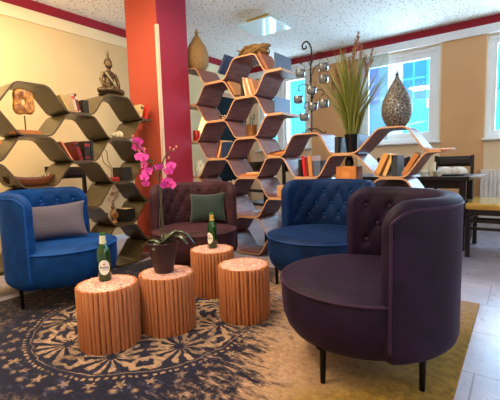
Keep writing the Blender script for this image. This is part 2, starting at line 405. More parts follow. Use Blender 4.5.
def strip(cols, levels, axis, a0, a1, parent, mats, tail0=0, tail1=0):
    """one bent plywood wave: cols = [(u0,u1)], levels = [(z, hi)] flats joined by slants"""
    pts = []
    for (u0, u1), (zl, hi) in zip(cols, levels):
        zc = zl-T/2 if hi else zl+T/2
        pts += [(u0, zc), (u1, zc)]
    pts[0] = (pts[0][0]-tail0, pts[0][1]); pts[-1] = (pts[-1][0]+tail1, pts[-1][1])
    # round the corners
    rp = [Vector(pts[0])]
    for i in range(1, len(pts)-1):
        p, a, c = Vector(pts[i]), Vector(pts[i-1]), Vector(pts[i+1])
        d1 = min(.040, (a-p).length*.42); d2 = min(.040, (c-p).length*.42)
        A = p+(a-p).normalized()*d1; B = p+(c-p).normalized()*d2
        for t in (0, .2, .4, .6, .8, 1): rp.append(A*(1-t)**2+p*2*t*(1-t)+B*t*t)
    rp.append(Vector(pts[-1]))
    up, dn = [], []
    for i, p in enumerate(rp):
        t = (rp[min(i+1, len(rp)-1)]-rp[max(i-1, 0)]).normalized(); n = Vector((-t.y, t.x))
        up.append(p+n*T/2); dn.append(p-n*T/2)
    def P(q, a): return (q[0], a, q[1]) if axis == 'Y' else (a, q[0], q[1])
    k = len(rp); vs = [P(q, a) for a in (a0, a1) for q in up+dn]; fs = []; mi = []
    for s in (0, 2*k):
        for i in range(k-1): fs.append((s+i, s+i+1, s+k+i+1, s+k+i)); mi.append(1)
    for i in range(k-1):
        fs.append((i, i+1, 2*k+i+1, 2*k+i)); fs.append((k+i, k+i+1, 3*k+i+1, 3*k+i)); mi += [0, 0]
    fs += [(0, k, 3*k, 2*k), (k-1, 2*k-1, 4*k-1, 3*k-1)]; mi += [1, 1]
    mb = MB(); mb.add(vs, fs, mi)
    return mb.build('wave_panel', mats, parent, smooth=True, angle=.7)
RC = [(-3.12, -2.885), (-2.765, -2.485), (-2.36, -2.095), (-1.985, -1.80), (-1.69, -1.435), (-1.325, -1.10), (-.92, -.71), (-.575, -.47)]
RY0, RY1 = 2.965, 3.305
rs = empty('honeycomb_shelf', (-1.9, 3.13, 0), 0, 'tall honeycomb bookshelf of dark wavy plywood with orange edges, stepping down before the windows', 'shelf')
rs_off = Vector((-1.9, 3.13, 0))
def rstrip(c0, c1, hiA, loA, hi_even, tail=0):
    """hi_even: the even columns (A, C, E, G) carry hiA/loA level 'top'"""
    cols = [(a-rs_off.x, b_-rs_off.x) for a, b_ in RC[c0:c1+1]]
    lev = []
    for i in range(c0, c1+1):
        even = i % 2 == 0
        z_ = hi_even if even else loA
        lev.append((z_, z_ > (loA if even else hi_even)))
    return strip(cols, lev, 'Y', RY0-rs_off.y, RY1-rs_off.y, rs, [M_ven, M_edge], tail1=tail)
for (c1, ev, od) in ((3, 2.0, 1.8), (3, 1.6, 1.8), (3, 1.6, 1.4), (3, 1.2, 1.4), (7, 1.2, 1.0), (7, .8, 1.0), (7, .8, .6), (7, .4, .6), (7, .4, .2), (7, T, .2)):
    rstrip(0, c1, None, od, ev, 0.0)
LCOL = [(.10, .345), (.475, .71), (.84, 1.07), (1.205, 1.44), (1.58, 1.81), (1.94, 2.17), (2.30, 2.42)]
LX0, LX1 = -3.0, -3.33
ls = empty('honeycomb_shelf', (-3.16, 1.3, 0), 0, 'honeycomb bookshelf, its dim olive-brown light painted into the veneer, running along the cream wall behind the left blue armchair', 'shelf')
for (ev, od) in ((1.6, 1.4), (1.2, 1.4), (1.2, 1.0), (.8, 1.0), (.8, .6), (.4, .6), (.4, .2), (T, .2)):
    cols = [(a-1.3, b_-1.3) for a, b_ in LCOL]
    lev = [((ev if i % 2 == 1 else od), (ev > od) == (i % 2 == 1)) for i in range(7)]
    strip(cols, lev, 'X', LX0+3.16, LX1+3.16, ls, [M_ven2, M_edge2])

# ------------------------------------------------------------ tub armchairs
SR = .398; BT = .078; BH = .79
def armchair(loc, rot, m, mbut, label, zfoot=RZ, scale=1.0):
    root = empty('tub_armchair', (loc[0], loc[1], zfoot), rot, label, 'armchair', 'velvet tub armchairs around the stools')
    prof = [(0, .150), (.30, .150), (.345, .160), (.368, .19), (.384, .235), (.390, .30), (.390, .372), (.386, .390)]
    MB().lathe(prof, 64).build('seat_base', m, root, smooth=True)
    MB().lathe([(0, .38), (.380, .382), (.388, .390), (.383, .400), (.35, .411), (.27, .420), (.15, .425), (0, .426)], 64).build('seat_cushion', m, root, smooth=True)
    MB().tube([(.390*math.cos(a), .390*math.sin(a), .391) for a in [2*PI*i/72 for i in range(72)]], .007, 6, closed=True).build('seat_piping', mbut, root, smooth=True)
    ha = math.radians(92.5); NT = 150
    z0 = .156; Ro = SR+.002; Rm = Ro-BT/2
    def height(s):    # s: distance to the nearer end
        rh = .12
        return BH if s >= rh else BH-rh*(1-math.sqrt(max(0, 1-(1-s/rh)**2)))
    def thick(s):
        re = .034
        return 1.0 if s >= re else math.sqrt(max(0.0004, 1-(1-s/re)**2))
    BZ = [.50, .595, .69]
    def tuft(sarc, zz, s):
        a = (sarc/.068+(zz-.595)/.095)/2; b_ = (sarc/.068-(zz-.595)/.095)/2
        f = abs(math.sin(PI*a))*abs(math.sin(PI*b_))
        env = min(1, max(0, (zz-.40)/.05))*min(1, max(0, (.765-zz)/.05))*min(1, max(0, (s-.05)/.06))
        da = min(abs(a-round(a)), .5); db = min(abs(b_-round(b_)), .5); dd = math.hypot(da, db)
        on = 1 if .48 < zz+0 < .71 else 0
        return env*(.0075*f**.7+.004-.016*math.exp(-(dd/.16)**2)*on)
    secn = None; vs = []; rows = []
    for i in range(NT+1):
        t = i/NT; t = .5-.5*math.cos(PI*t) if False else t
        # denser sampling at the ends
        tt = t+.035*math.sin(2*PI*t)*-1
        ang = PI/2-ha+2*ha*tt; s = min(tt, 1-tt)*2*ha*Rm; Ht = height(s)-BT/2*0.9; th_ = thick(s)
        sarc = (tt-.5)*2*ha*Rm
        sec_ = []
        zb = z0 if s >= .06 else z0+.06*(1-math.sqrt(max(0, 1-(1-s/.06)**2)))
        for j in range(9): sec_.append((BT/2, zb+.05+(Ht-zb-.05)*j/8))
        for j in range(1, 8):
            g = PI*j/8; sec_.append((BT/2*math.cos(g), Ht+BT/2*.9*math.sin(g)))
        for j in range(33):
            zz = Ht-(Ht-.36)*j/32; sec_.append((-BT/2-tuft(sarc, zz, s), zz))
        sec_ += [(-BT/2, zb+.03), (-BT/2+.02, zb), (0, zb-.004), (BT/2-.024, zb+.006), (BT/2-.007, zb+.024)]
        row = []
        for dr_, zz in sec_:
            R_ = Rm+dr_*th_; row.append(len(vs)); vs.append((R_*math.cos(ang), R_*math.sin(ang), zz))
        rows.append(row)
    fs = []; n = len(rows[0])
    for i in range(NT):
        for j in range(n):
            j2 = (j+1) % n; fs.append((rows[i][j], rows[i][j2], rows[i+1][j2], rows[i+1][j]))
    fs += [tuple(rows[0]), tuple(reversed(rows[-1]))]
    mb = MB(); mb.add(vs, fs); bk = mb.build('backrest', m, root, smooth=True, angle=1.3)
    # piping: up one front edge, along the top, down the other
    pp = []; s0 = .022; a0 = s0/Rm; R0 = Rm+BT/2*thick(s0)+.001; zt0 = height(s0)-.040
    zv = [z0+.06+(zt0-z0-.06)*i/14 for i in range(14)]
    for zz in zv: pp.append((R0*math.cos(PI/2-ha+a0), R0*math.sin(PI/2-ha+a0), zz))
    n_p = 90
    for i in range(n_p+1):
        u_ = i/n_p; u_ = u_-.10*math.sin(2*PI*u_); arc = 2*ha*Rm-2*s0; sa_ = s0+arc*u_; s = min(sa_, 2*ha*Rm-sa_)
        a = PI/2-ha+sa_/Rm; Rp = Rm+BT/2*thick(s)-.002*min(1, s/.1); pp.append((Rp*math.cos(a), Rp*math.sin(a), height(s)-.036))
    for zz in reversed(zv): pp.append((R0*math.cos(PI/2+ha-a0), R0*math.sin(PI/2+ha-a0), zz))
    MB().tube(pp, .0065, 6).build('back_piping', mbut, root, smooth=True)
    first = None
    for r_, zz in enumerate((.50, .595, .69)):
        for c in range(-8, 9):
            if (c+r_+1) % 2: continue
            sa = c*.068
            if abs(sa) > ha*Rm-.10: continue
            a = PI/2+sa/Rm; R_ = Rm-BT/2+.004
            if first is None:
                first = MB().ell((0, 0, 0), (.007, .013, .013), 10, 6).build('button', mbut, root, smooth=True)
                bo = first
            else: bo = first.copy(); COL.objects.link(bo); bo.parent = root
            bo.location = (R_*math.cos(a), R_*math.sin(a), zz); bo.rotation_euler = (0, 0, a)
    lg = None
    for kk in range(4):
        a = math.radians((-43, 32, 148, 223)[kk])
        if lg is None:
            lg = MB().lathe([(.0115, 0), (.0145, .155), (.030, .156), (.030, .166)], 14).build('leg', mat('black_metal', lin(16, 16, 18), .35, metal=.6), root, smooth=True); l = lg
        else: l = lg.copy(); COL.objects.link(l); l.parent = root
        l.location = (.325*math.cos(a), .325*math.sin(a), 0)
    return root
V_plum = velvet('plum_velvet', lin(36, 21, 48), lin(24, 14, 34)); V_blue = velvet('navy_blue_velvet', lin(10, 42, 90), lin(5, 28, 66))
V_roy = velvet('royal_blue_velvet', lin(4, 60, 124), lin(2, 42, 98)); V_burg = velvet('burgundy_velvet', lin(66, 38, 46), lin(46, 26, 33))
P_plum = velvet('plum_piping', lin(54, 36, 62), lin(46, 30, 54)); P_blue = velvet('navy_piping', lin(22, 60, 118), lin(16, 48, 104)); P_burg = velvet('burgundy_piping', lin(72, 42, 50), lin(64, 36, 44)); P_roy = velvet('royal_piping', lin(20, 78, 158), lin(14, 66, 142))
armchair((-.580, 1.675), math.radians(31.5-90), V_plum, P_plum, 'dark plum velvet tub armchair in the right foreground, its round back turned to us')
armchair((-1.205, 2.49), math.radians(76-90), V_blue, P_blue, 'navy blue velvet tub armchair behind the plum one, before the honeycomb shelf')
ab = armchair((-2.241, 2.215), math.radians(135-90), V_burg, P_burg, 'burgundy velvet tub armchair with a green cushion at the foot of the red pillar'); ab.scale = (.91, .91, .985)
ac = armchair((-2.67, 1.30), math.radians(212-90), V_roy, P_roy, 'bright blue velvet tub armchair with a grey cushion at the left edge'); ac.scale = (.935, .935, 1.0)

def cushion(w_, h_, t_, m, loc, M, label, pinch=.35):
    nu, nv = 36, 24; vs = []; fs = []
    def pt(a, b_, sgn):
        e = (1-abs(a)**2.6)*(1-abs(b_)**2.6); e = max(e, 0)**.45
        k1 = 1-.06*(1-b_*b_)*abs(a)**3*1.0; k2 = 1-.09*(1-a*a)*abs(b_)**3
        wr = .0025*math.sin(a*5+b_*3)*(1-abs(b_))
        return (a*w_/2*(1-.09*(1-b_*b_)), b_*h_/2*(1-.12*(1-a*a)), sgn*(t_/2*e)+wr*e)
    for sgn in (1, -1):
        for j in range(nv):
            for i in range(nu): vs.append(pt(-1+2*i/(nu-1), -1+2*j/(nv-1), sgn))
    n = nu*nv
    for s in (0, n):
        for j in range(nv-1):
            for i in range(nu-1): fs.append((s+j*nu+i, s+j*nu+i+1, s+(j+1)*nu+i+1, s+(j+1)*nu+i))
    mb = MB(); mb.add(vs, fs); o = mb.build('cushion', m, smooth=True, angle=3, fixn=False)
    bm = bmesh.new(); bm.from_mesh(o.data); bmesh.ops.remove_doubles(bm, verts=bm.verts, dist=.0006); bmesh.ops.recalc_face_normals(bm, faces=bm.faces); bm.to_mesh(o.data); bm.free()
    o.matrix_world = Matrix.Translation(loc) @ M
    return tag(o, label, 'cushion')
def basis(xa, ya):   # local x and y axes in the world
    xa = Vector(xa).normalized(); ya = Vector(ya); ya = (ya-xa*ya.dot(xa)).normalized(); za = xa.cross(ya)
    return Matrix((xa, ya, za)).transposed().to_4x4()
M_grey = mat('grey_linen', lin(82, 76, 92), .9, .05, 8, bump=.05, sheen=.1); M_green = mat('green_velvet', lin(4, 32, 30), .8, .15, 14, sheen=.3)
cushion(.44, .27, .11, M_grey, (-2.73, 1.27, .565), basis((.48, .86, .05), (-.30, .12, .92)), 'grey linen cushion leaning on the back of the bright blue armchair')
cushion(.34, .26, .10, M_green, (-2.24, 2.385, .565), basis((.92, .40, .05), (-.16, .20, .95)), 'dark green velvet cushion leaning in the burgundy armchair')

# ------------------------------------------------------------ log stools
m, nt, b = new_mat('stick_wood'); bsdf_set(b, .6, spec=.3); M_stick = m
v, x, y, z = coords(nt); at_ = nt.nodes.new('ShaderNodeAttribute'); at_.attribute_name = 'tint'
mp = nt.nodes.new('ShaderNodeMapping'); mp.inputs['Scale'].default_value = (60, 60, 5); nt.links.new(v, mp.inputs[0])
n1 = noise(nt, mp.outputs[0], 1.2, 5, .65, .3)
c1 = mixc(nt, X(nt, at_.outputs['Fac']), lin(196, 128, 86), lin(250, 200, 150))
nt.links.new(mixc(nt, n1.step(.60, .08)*.2, lin(176, 110, 72), c1), b.inputs['Base Color'])
m, nt, b = new_mat('end_grain_top'); bsdf_set(b, .55, spec=.3); M_top = m
v, x, y, z = coords(nt)
vo = nt.nodes.new('ShaderNodeTexVoronoi'); vo.inputs['Scale'].default_value = 42; nt.links.new(v, vo.inputs[0]); vd = X(nt, vo.outputs['Distance'])
ve = nt.nodes.new('ShaderNodeTexVoronoi'); ve.feature = 'DISTANCE_TO_EDGE'; ve.inputs['Scale'].default_value = 42; nt.links.new(v, ve.inputs[0])
rnd = nt.nodes.new('ShaderNodeSeparateColor'); nt.links.new(vo.outputs['Color'], rnd.inputs[0])
cA = mixc(nt, X(nt, rnd.outputs[0]), lin(232, 182, 168), lin(206, 146, 134))
gap = one = X(nt, 1.0); gap = X(nt, 1.0)-X(nt, ve.outputs['Distance']).step(.045, .03)
hole = X(nt, rnd.outputs[1])  .step(.60, .02)*(X(nt, 1.0)-vd.step(.30, .05))
nt.links.new(mixc(nt, (gap*.75).m('MAXIMUM', hole*.85), cA, lin(96, 48, 44)), b.inputs['Base Color'])
def stool(x0, y0, label, seed, rot=0.0, R=.157, h=.325):
    rnd_ = random.Random(seed); root = empty('log_stool', (x0, y0, RZ), rot, label, 'stool', 'round stools of bundled wood sticks')
    N = 40; mb = MB()
    for i in range(N):
        a = 2*PI*i/N+rnd_.uniform(-.02, .02); rr = PI*R/N*rnd_.uniform(.84, .93); Rc = R-rr*.9; tl = rnd_.uniform(-.005, .005)
        ca, sa = math.cos(a), math.sin(a); tz = h-rnd_.uniform(.0, .004); vs = []; ring = 10
        for zz, dx in ((0, 0), (.003, 1), (tz/2, 1+rnd_.uniform(-.04, .04)), (tz-.004, 1), (tz, .8)):
            dx = dx if dx else .9
            for j in range(ring):
                g = 2*PI*j/ring; px_ = Rc+rr*dx*math.cos(g); py_ = rr*dx*math.sin(g)+tl*(zz/h-.5)
                vs.append((ca*px_-sa*py_, sa*px_+ca*py_, zz))
        fs = [tuple(range(4*ring, 5*ring)), tuple(reversed(range(ring)))]
        for l in range(4):
            for j in range(ring): fs.append((l*ring+j, l*ring+(j+1) % ring, (l+1)*ring+(j+1) % ring, (l+1)*ring+j))
        mb.add(vs, fs, 0, rnd_.random())
    mb.lathe([(R*.86, .004), (R*.90, .01), (R*.90, h-.012), (R*.84, h-.008)], 40)
    mb.build('stick_side', M_stick, root, smooth=True)
    def topf(u_, v_):
        r_ = (R-.012)*v_; a = u_*2*PI; return (r_*math.cos(a), r_*math.sin(a), h+.002-.004*v_**6)
    mb = MB().lathe([(R-.03, .02), (R-.022, h-.01), (R-.014, h-.003), (R-.022, h+.001), (R*.5, h+.003), (0, h+.003)], 48)
    mb.build('mosaic_top', M_top, root, smooth=True)['label'] = 'pinkish end-grain top'
    return root
stool(-1.757, 1.068, 'round stick stool at front left, a beer bottle with a white oval label on it', 1)
stool(-1.632, 1.370, 'round stick stool carrying the potted orchid', 2, .4)
stool(-1.80, 1.945, 'round stick stool farthest back, a gold-necked bottle on it, before the burgundy armchair', 3, 1.1)
stool(-1.349, 1.735, 'round stick stool with nothing on it, nearest the plum armchair', 4, 2.0)
STZ = RZ+.328

# ------------------------------------------------------------ bottles
m, nt, b = new_mat('green_glass'); bsdf_set(b, .06, spec=.7, coat=.6); M_gg = m
b.inputs['Base Color'].default_value = lin(8, 78, 30); b.inputs['Transmission Weight'].default_value = .35
M_lab = mat('label_paper', lin(232, 230, 222), .6, .03); M_ink = mat('label_ink', lin(28, 34, 60), .6, .05); M_red = mat('label_red', lin(200, 60, 40), .6, .05)
M_gold = mat('gold_foil', lin(206, 172, 84), .35, .1, metal=.6); M_silf = mat('pale_foil', lin(206, 210, 178), .4, .1, metal=.3)
def bottle(x0, y0, z0, rot, foil, label, dk=False):
    root = empty('beer_bottle', (x0, y0, z0), rot, label, 'bottle')
    R_ = .0315
    prof = [(0, .002), (R_*.85, 0), (R_, .006), (R_, .135), (R_*.96, .150), (R_*.72, .168), (.0165, .185), (.0142, .20), (.0132, .222), (.0132, .226), (0, .226)]
    MB().lathe(prof, 32).build('glass_body', M_gg, root, smooth=True)
    MB().lathe([(.0172, .184), (.0150, .20), (.0140, .224), (.0138, .2245)], 28, caps=False).build('neck_foil', foil, root, smooth=True)
    MB().lathe([(.0148, .226), (.0150, .231), (.0138, .236), (0, .237)], 24).build('cap', mat('cap_metal', lin(40, 110, 60), .3, metal=.6), root, smooth=True)
    mb = MB(); n = 28; e = .0006     # oval label wrapped on the glass
    vs = [((R_+e)*math.cos(-PI/2), (R_+e)*math.sin(-PI/2), .072)]
    def wrap(u_, v_, e_=e): a = -PI/2+u_/R_; return ((R_+e_)*math.cos(a), (R_+e_)*math.sin(a), v_)
    for rr in (.5, 1):
        for i in range(n):
            g = 2*PI*i/n; vs.append(wrap(  .027*rr*math.cos(g), .070+.037*rr*math.sin(g)))
    fs = [(0, 1+i, 1+(i+1) % n) for i in range(n)]+[(1+i, 1+n+i, 1+n+(i+1) % n, 1+(i+1) % n) for i in range(n)]
    vs[0] = wrap(0, .070); mb.add(vs, fs); lb = mb.build('label', M_lab, root, smooth=True)
    mb = MB()
    def patch(u0, u1, v0, v1, mi=0):
        k_ = 4; vs_ = [wrap(u0+(u1-u0)*i/k_, v_, .0011) for v_ in (v0, v1) for i in range(k_+1)]
        mb.add(vs_, [(i, i+1, i+k_+2, i+k_+1) for i in range(k_)], mi)
    u_ = -.020
    for w_ in (.006, .005, .0055, .0045, .0055, .005):          # the dark lettering across the label
        patch(u_, u_+w_-.0012, .066, .074)
        u_ += w_+.0009
    patch(-.004, .004, .082, .090, 1); patch(-.012, .012, .058, .060)
    mb.build('label_print', [M_ink, M_red], lb)
    root.scale = (1.1,)*3
    return root
bottle(-1.80, 1.085, STZ, math.radians(57), M_silf, 'green beer bottle with pale neck foil and white oval label on the front left stool')
bottle(-1.80, 1.955, STZ, math.radians(0), M_gold, 'green beer bottle with gold neck foil on the rear stool')

# ------------------------------------------------------------ orchid
orc = empty('potted_orchid', (-1.640, 1.360, STZ), 0, 'magenta orchid in a dark tapered pot on the middle stool', 'plant')
MB().lathe([(0, .0), (.050, 0), (.054, .006), (.088, .168), (.091, .175), (.085, .176), (.081, .166), (.078, .150), (0, .150)], 40).build('pot', mat('mauve_pot', lin(52, 34, 42), .45, .08), orc, smooth=True)
M_stem = mat('orchid_stem', lin(72, 66, 44), .5, .2); M_leaf = mat('orchid_leaf', lin(34, 50, 24), .4, .25, 8, coat=.2); M_pet = mat('orchid_petal', lin(226, 70, 178), .5, .16, 30, sheen=.2)
M_lip = mat('orchid_lip', lin(168, 20, 110), .5, .1)
CR = Vector((.805, .593, 0)); CF = Vector((-.592, .799, 0))   # across the room from left to right, and into it
def OP(a, z_, d=0): return CR*a+CF*d+Vector((0, 0, z_-.323))
def smooth_path(P, k_=6):
    out = []
    for i in range(len(P)-1):
        p0, p1, p2, p3 = P[max(i-1, 0)], P[i], P[i+1], P[min(i+2, len(P)-1)]
        for j in range(k_):
            t = j/k_; out.append(.5*((2*p1)+(p2-p0)*t+(2*p0-5*p1+4*p2-p3)*t*t+(3*p1-p0-3*p2+p3)*t**3))
    return out+[P[-1]]
s1 = smooth_path([OP(-.005, .46), OP(-.01, .62), OP(.005, .78, .01), OP(-.025, .92, 0), OP(-.085, 1.02, -.01), OP(-.13, 1.075, -.02)])
s2 = smooth_path([OP(.01, .46), OP(.005, .65, .01), OP(-.005, .83, .02), OP(.015, .94, .02), OP(.05, 1.0, .01), OP(.085, 1.015, 0)])
for s_ in (s1, s2): MB().tube(s_, .0035, 7).build('stem', M_stem, orc, smooth=True)
MB().tube([OP(.0, .46, .012), OP(-.006, .95, .02)], .0025, 6).build('support_cane', mat('cane', lin(90, 70, 56), .7), orc, smooth=True)
def petal(mb, L, W, ang, tilt, cup=.15, mi=0):
    """petal in the local xz plane facing -y"""
    def fn(u_, v_):
        s_ = v_; wv = W*math.sin(PI*min(1, s_*.92+.06))**.7; xx = (u_-.5)*wv; zz = L*s_
        yy = -cup*L*(s_**2)*tilt+.18*abs(u_-.5)*W*-1*s_
        ca, sa = math.cos(ang), math.sin(ang); return (xx*ca+zz*sa, yy, -xx*sa+zz*ca)
    mb.grid(fn, 7, 8, mi=mi)
def blossom(size=1.0):
    mb = MB(); s_ = size*.030
    petal(mb, s_*1.0, s_*.75, 0, -.4); petal(mb, s_*1.0, s_*.72, math.radians(128), -.4); petal(mb, s_*1.0, s_*.72, math.radians(-128), -.4)
    petal(mb, s_*1.15, s_*1.25, math.radians(72), -.9); petal(mb, s_*1.15, s_*1.25, math.radians(-72), -.9)
    petal(mb, s_*.55, s_*.4, PI, 2.2, .5, 1); mb.ell((0, -.006, 0), (.005, .006, .005), 8, 6, 1)
    return mb
rb = random.Random(5); bl0 = None
blo = [(-.135, 1.045, 1.15), (-.145, 1.015, 1.1), (-.115, .995, 1.2), (-.128, .96, 1.15), (-.095, .955, 1.1), (-.105, .915, 1.2), (-.085, .875, 1.2), (-.10, .845, 1.0), (-.095, .81, .95),
       (.0, .90, .9), (-.045, .895, .9), (.07, .905, 1.1), (.055, .875, 1.1), (.035, .815, 1.25), (.06, .80, 1.2), (.02, .80, 1.1)]
for (a, z_, sz) in blo:
    p = OP(a*.9+.012, z_+.025, rb.uniform(-.03, .01))
    if bl0 is None: bl0 = blossom().build('blossom', [M_pet, M_lip], orc, smooth=True, fixn=False); o = bl0
    else: o = bl0.copy(); COL.objects.link(o); o.parent = orc
    o.location = p; o.scale = (sz*.80,)*3; o.rotation_euler = (rb.uniform(-.25, .45), rb.uniform(-.3, .3), rb.uniform(.0, 1.1)+(-.2 if a < 0 else .2))
for a, z_ in ((-.135, 1.10), (-.11, 1.085), (.07, 1.03), (.09, 1.02), (.105, 1.035), (.06, .975)):
    MB().ell(OP(a, z_, 0), (.006, .006, .009), 8, 6).build('bud', mat('orchid_bud', lin(196, 120, 96), .5), orc, smooth=True)
def oleaf(d, L, W, rise, droop):
    d = Vector((d[0], d[1], 0)).normalized(); sd = Vector((-d.y, d.x, 0))
    def fn(u_, v_):
        s_ = v_; wv = W*math.sin(PI*(s_*.93+.05))**.6; c = d*L*s_+Vector((0, 0, rise*math.sin(PI*s_*.75)-droop*s_*s_))
        return tuple(c+sd*(u_-.5)*wv+Vector((0, 0, abs(u_-.5)*wv*.5+.150)))
    return MB().grid(fn, 7, 16)
for d, L, W, ri, dr_ in (((.8, .6), .19, .05, .10, .08), ((.95, .2), .17, .045, .07, .03), ((.5, .9), .14, .045, .08, .02), ((-.8, -.5), .13, .045, .04, .05), ((-.5, .8), .12, .045, .06, .02), ((.3, -.9), .10, .04, .03, .03)):
    lo = oleaf(d, L, W, ri, dr_).build('leaf', M_leaf, orc, smooth=True, fixn=False); lo.modifiers.new('t', 'SOLIDIFY').thickness = .0015
mb = MB()
for i in range(14):
    a = rb.uniform(0, 2*PI); r_ = rb.uniform(.02, .07); c = Vector((r_*math.cos(a), r_*math.sin(a), .155)); mb.ell(c, (.014, .014, .012), 8, 6)
mb.build('bark', mat('bark', lin(84, 60, 42), .9, .3), orc, smooth=True)

# ------------------------------------------------------------ books
def cmat(c):
    return mat('cover_%d_%d_%d' % c, lin(*c), .45, .06, 8)
M_page = mat('paper_pages', lin(222, 190, 140), .8, .10, 300, stretch=(8, .1, .1)); M_pagew = mat('white_pages', lin(216, 204, 184), .8, .08, 300, stretch=(8, .1, .1))
def book(loc, w_, h_, d_, lean, c, label, rz=0, group=None, pages=None, stripe=None):
    """standing book: spine faces local -y; lean in degrees towards local +x; loc = its foot"""
    a = math.radians(lean); x0, x1 = (-w_, 0) if lean > 0 else ((0, w_) if lean < 0 else (-w_/2, w_/2))
    t = .002
    mb = MB(); mb.box(x0, x1, 0, t, 0, h_); mb.box(x0, x0+t, t, d_, 0, h_); mb.box(x1-t, x1, t, d_, 0, h_)
    if stripe:
        mb.box(x0-.0002, x1+.0002, -.0004, .0, h_*.72, h_*.86, 1); mb.box(x0-.0002, x1+.0002, -.0004, .0, h_*.12, h_*.17, 1)
    o = mb.build('book', [cmat(c)]+([cmat(stripe)] if stripe else []))
    MB().box(x0+t, x1-t, t, d_-.004, .003, h_-.003).build('pages', pages or M_page, o)
    o.location = loc; o.rotation_euler = (0, a, rz) if rz == 0 else (Matrix.Rotation(rz, 3, 'Z') @ Matrix.Rotation(a, 3, 'Y')).to_euler()
    return tag(o, label, 'book', group)
def flat_book(loc, L, W, h_, rz, c, label, group=None, pages=None, tilt=0):
    t = .002; mb = MB(); mb.box(-L/2, L/2, -W/2, W/2, 0, t); mb.box(-L/2, L/2, -W/2, W/2, h_-t, h_); mb.box(-L/2, L/2, -W/2, -W/2+t, t, h_-t)
    o = mb.build('book', cmat(c)); MB().box(-L/2+.003, L/2-.003, -W/2+t, W/2-.003, t, h_-t).build('pages', pages or M_page, o)
    o.location = loc; o.rotation_euler = (Matrix.Rotation(rz, 3, 'Z') @ Matrix.Rotation(tilt, 3, 'Y')).to_euler()
    return tag(o, label, 'book', group)
YB = 3.0
GA = 'books on the tall honeycomb shelf'; GB = 'books on the left honeycomb shelf'
RH = math.radians(90)
# tall shelf, spines to -y, placed by x
book((-2.60, 3.03, 1.895), .03, .20, .22, 31, (40, 52, 92), 'dark blue hardback leaning on the topmost left slant, right of the woven vase', group=GA)
book((-1.985, YB, 1.804), .035, .215, .22, -30, (150, 90, 62), 'brown book leaning by the wicker tangle on top of the tall shelf', group=GA)
M_dgrey = cmat((96, 108, 130))
book((-1.89, 3.0, 1.8145), .012, .155, .30, 0, (74, 84, 106), 'slim slate-grey book standing upright at the highest right-hand end of the shelf', group=GA, pages=M_pagew)
for i, (c, ll) in enumerate((((236, 214, 196), 'pale magazine lying lowest at the end of the highest right-hand ledge'), ((180, 120, 104), 'reddish magazine lying on top at the end of the highest right-hand ledge'))):
    flat_book((-1.895, 3.15, 1.8005+.0065*i), .17, .30, .006, 0, c, ll, GA, M_pagew)
z_ = 1.6+T
book((-2.385, YB, z_+.025), .02, .17, .18, -30, (190, 130, 74), 'tan paperback leaning left of the black book on the second tier', group=GA)
book((-2.285, YB, z_), .030, .185, .20, 0, (22, 20, 24), 'black hardback upright among the books under the wicker tangle', group=GA)
for i, (c, hh, ll) in enumerate((((226, 206, 170), .19, 'cream hardback leaning next to the black book on the second tier'), ((206, 128, 84), .185, 'orange-brown paperback leaning second from the cream one'),
                                 ((232, 214, 190), .18, 'white-spined paperback leaning between two orange ones'), ((196, 112, 74), .175, 'rust paperback leaning in the second-tier row'), ((214, 146, 96), .165, 'light orange paperback at the right end of the second-tier row'))):
    book((-2.245+.029*i, YB, z_), .021, hh, .20, -13-2*i, c, ll, group=GA)
z_ = 1.4+T
flat_book((-1.90, 3.14, 1.4005), .19, .30, .008, 0, (196, 150, 120), 'tan magazine lying on the right-hand ledge beside the cyan window', GA, M_pagew)
book((-1.90, 3.0, 1.4095), .012, .16, .28, 0, (72, 96, 140), 'slim blue-grey book standing on the right-hand ledge beside the cyan window', group=GA, pages=M_pagew)
z_ = 1.0+T
book((-2.655, YB, z_), .022, .19, .20, 22, (186, 62, 48), 'red hardback leaning right beside the blue box, third from the top in the second column', group=GA)
book((-2.625, YB, z_), .040, .185, .20, 20, (226, 176, 120), 'thick cream book leaning right against the dark blue box', group=GA)
book((-2.54, YB, z_), .085, .165, .18, 0, (34, 52, 86), 'wide dark blue binder beside the leaning cream book', group=GA)
z_ = .8+T
flat_book((-2.25, 3.10, z_), .22, .16, .022, .2, (196, 118, 70), 'orange book lying lowest of the flat pair left of the leaning books', GA)
flat_book((-2.20, 3.10, z_+.0225), .16, .14, .018, -.1, (232, 178, 118), 'pale orange book lying on top of the flat pair', GA)
z_ = 1.0+T
flat_book((-1.885, 3.08, z_+.006), .17, .20, .024, .1, (204, 120, 62), 'orange book lying tilted in the cell left of the candle tree', GA, tilt=-.12)
flat_book((-1.875, 3.08, z_+.034), .20, .20, .012, .25, (88, 52, 40), 'thin brown book lying on the tilted orange book', GA, tilt=-.14)
z_ = .6+T
flat_book((-2.62, 3.08, z_), .16, .18, .035, 0, (222, 180, 128), 'pale thick book lying flat just above the burgundy armchair', GA)
z_ = .8+T
for (x_, w_, hh, le, c, ll) in ((-1.70, .014, .17, -31, (110, 48, 52), 'maroon slim book lying against the slant beside the black book'), (-1.640, .030, .155, 0, (20, 20, 22), 'black book left of the red one over the navy armchair'),
                             (-1.603, .028, .185, -6, (196, 24, 40), 'bright red book above the navy armchair'), (-1.570, .018, .175, -6, (120, 40, 34), 'dark red slim book right of the bright red one'),
                             (-1.546, .035, .185, -5, (208, 134, 78), 'orange-tan thick book above the navy armchair')):
    book((x_, YB, z_), w_, hh, .20, le, c, ll, group=GA)
book((-1.485, YB+.02, z_), .08, .14, .2, 0, (84, 100, 130), 'slate blue box file right of the orange-tan book', group=GA)
book((-1.29, 3.02, 1.0+T*0+.001), .035, .15, .22, 0, (24, 24, 28), 'black book left of the black grass pot', group=GA)
book((-1.10, 3.02, 1.001), .012, .16, .27, 0, (112, 150, 196), 'pale blue slim book right of the black grass pot', group=GA, pages=M_pagew)
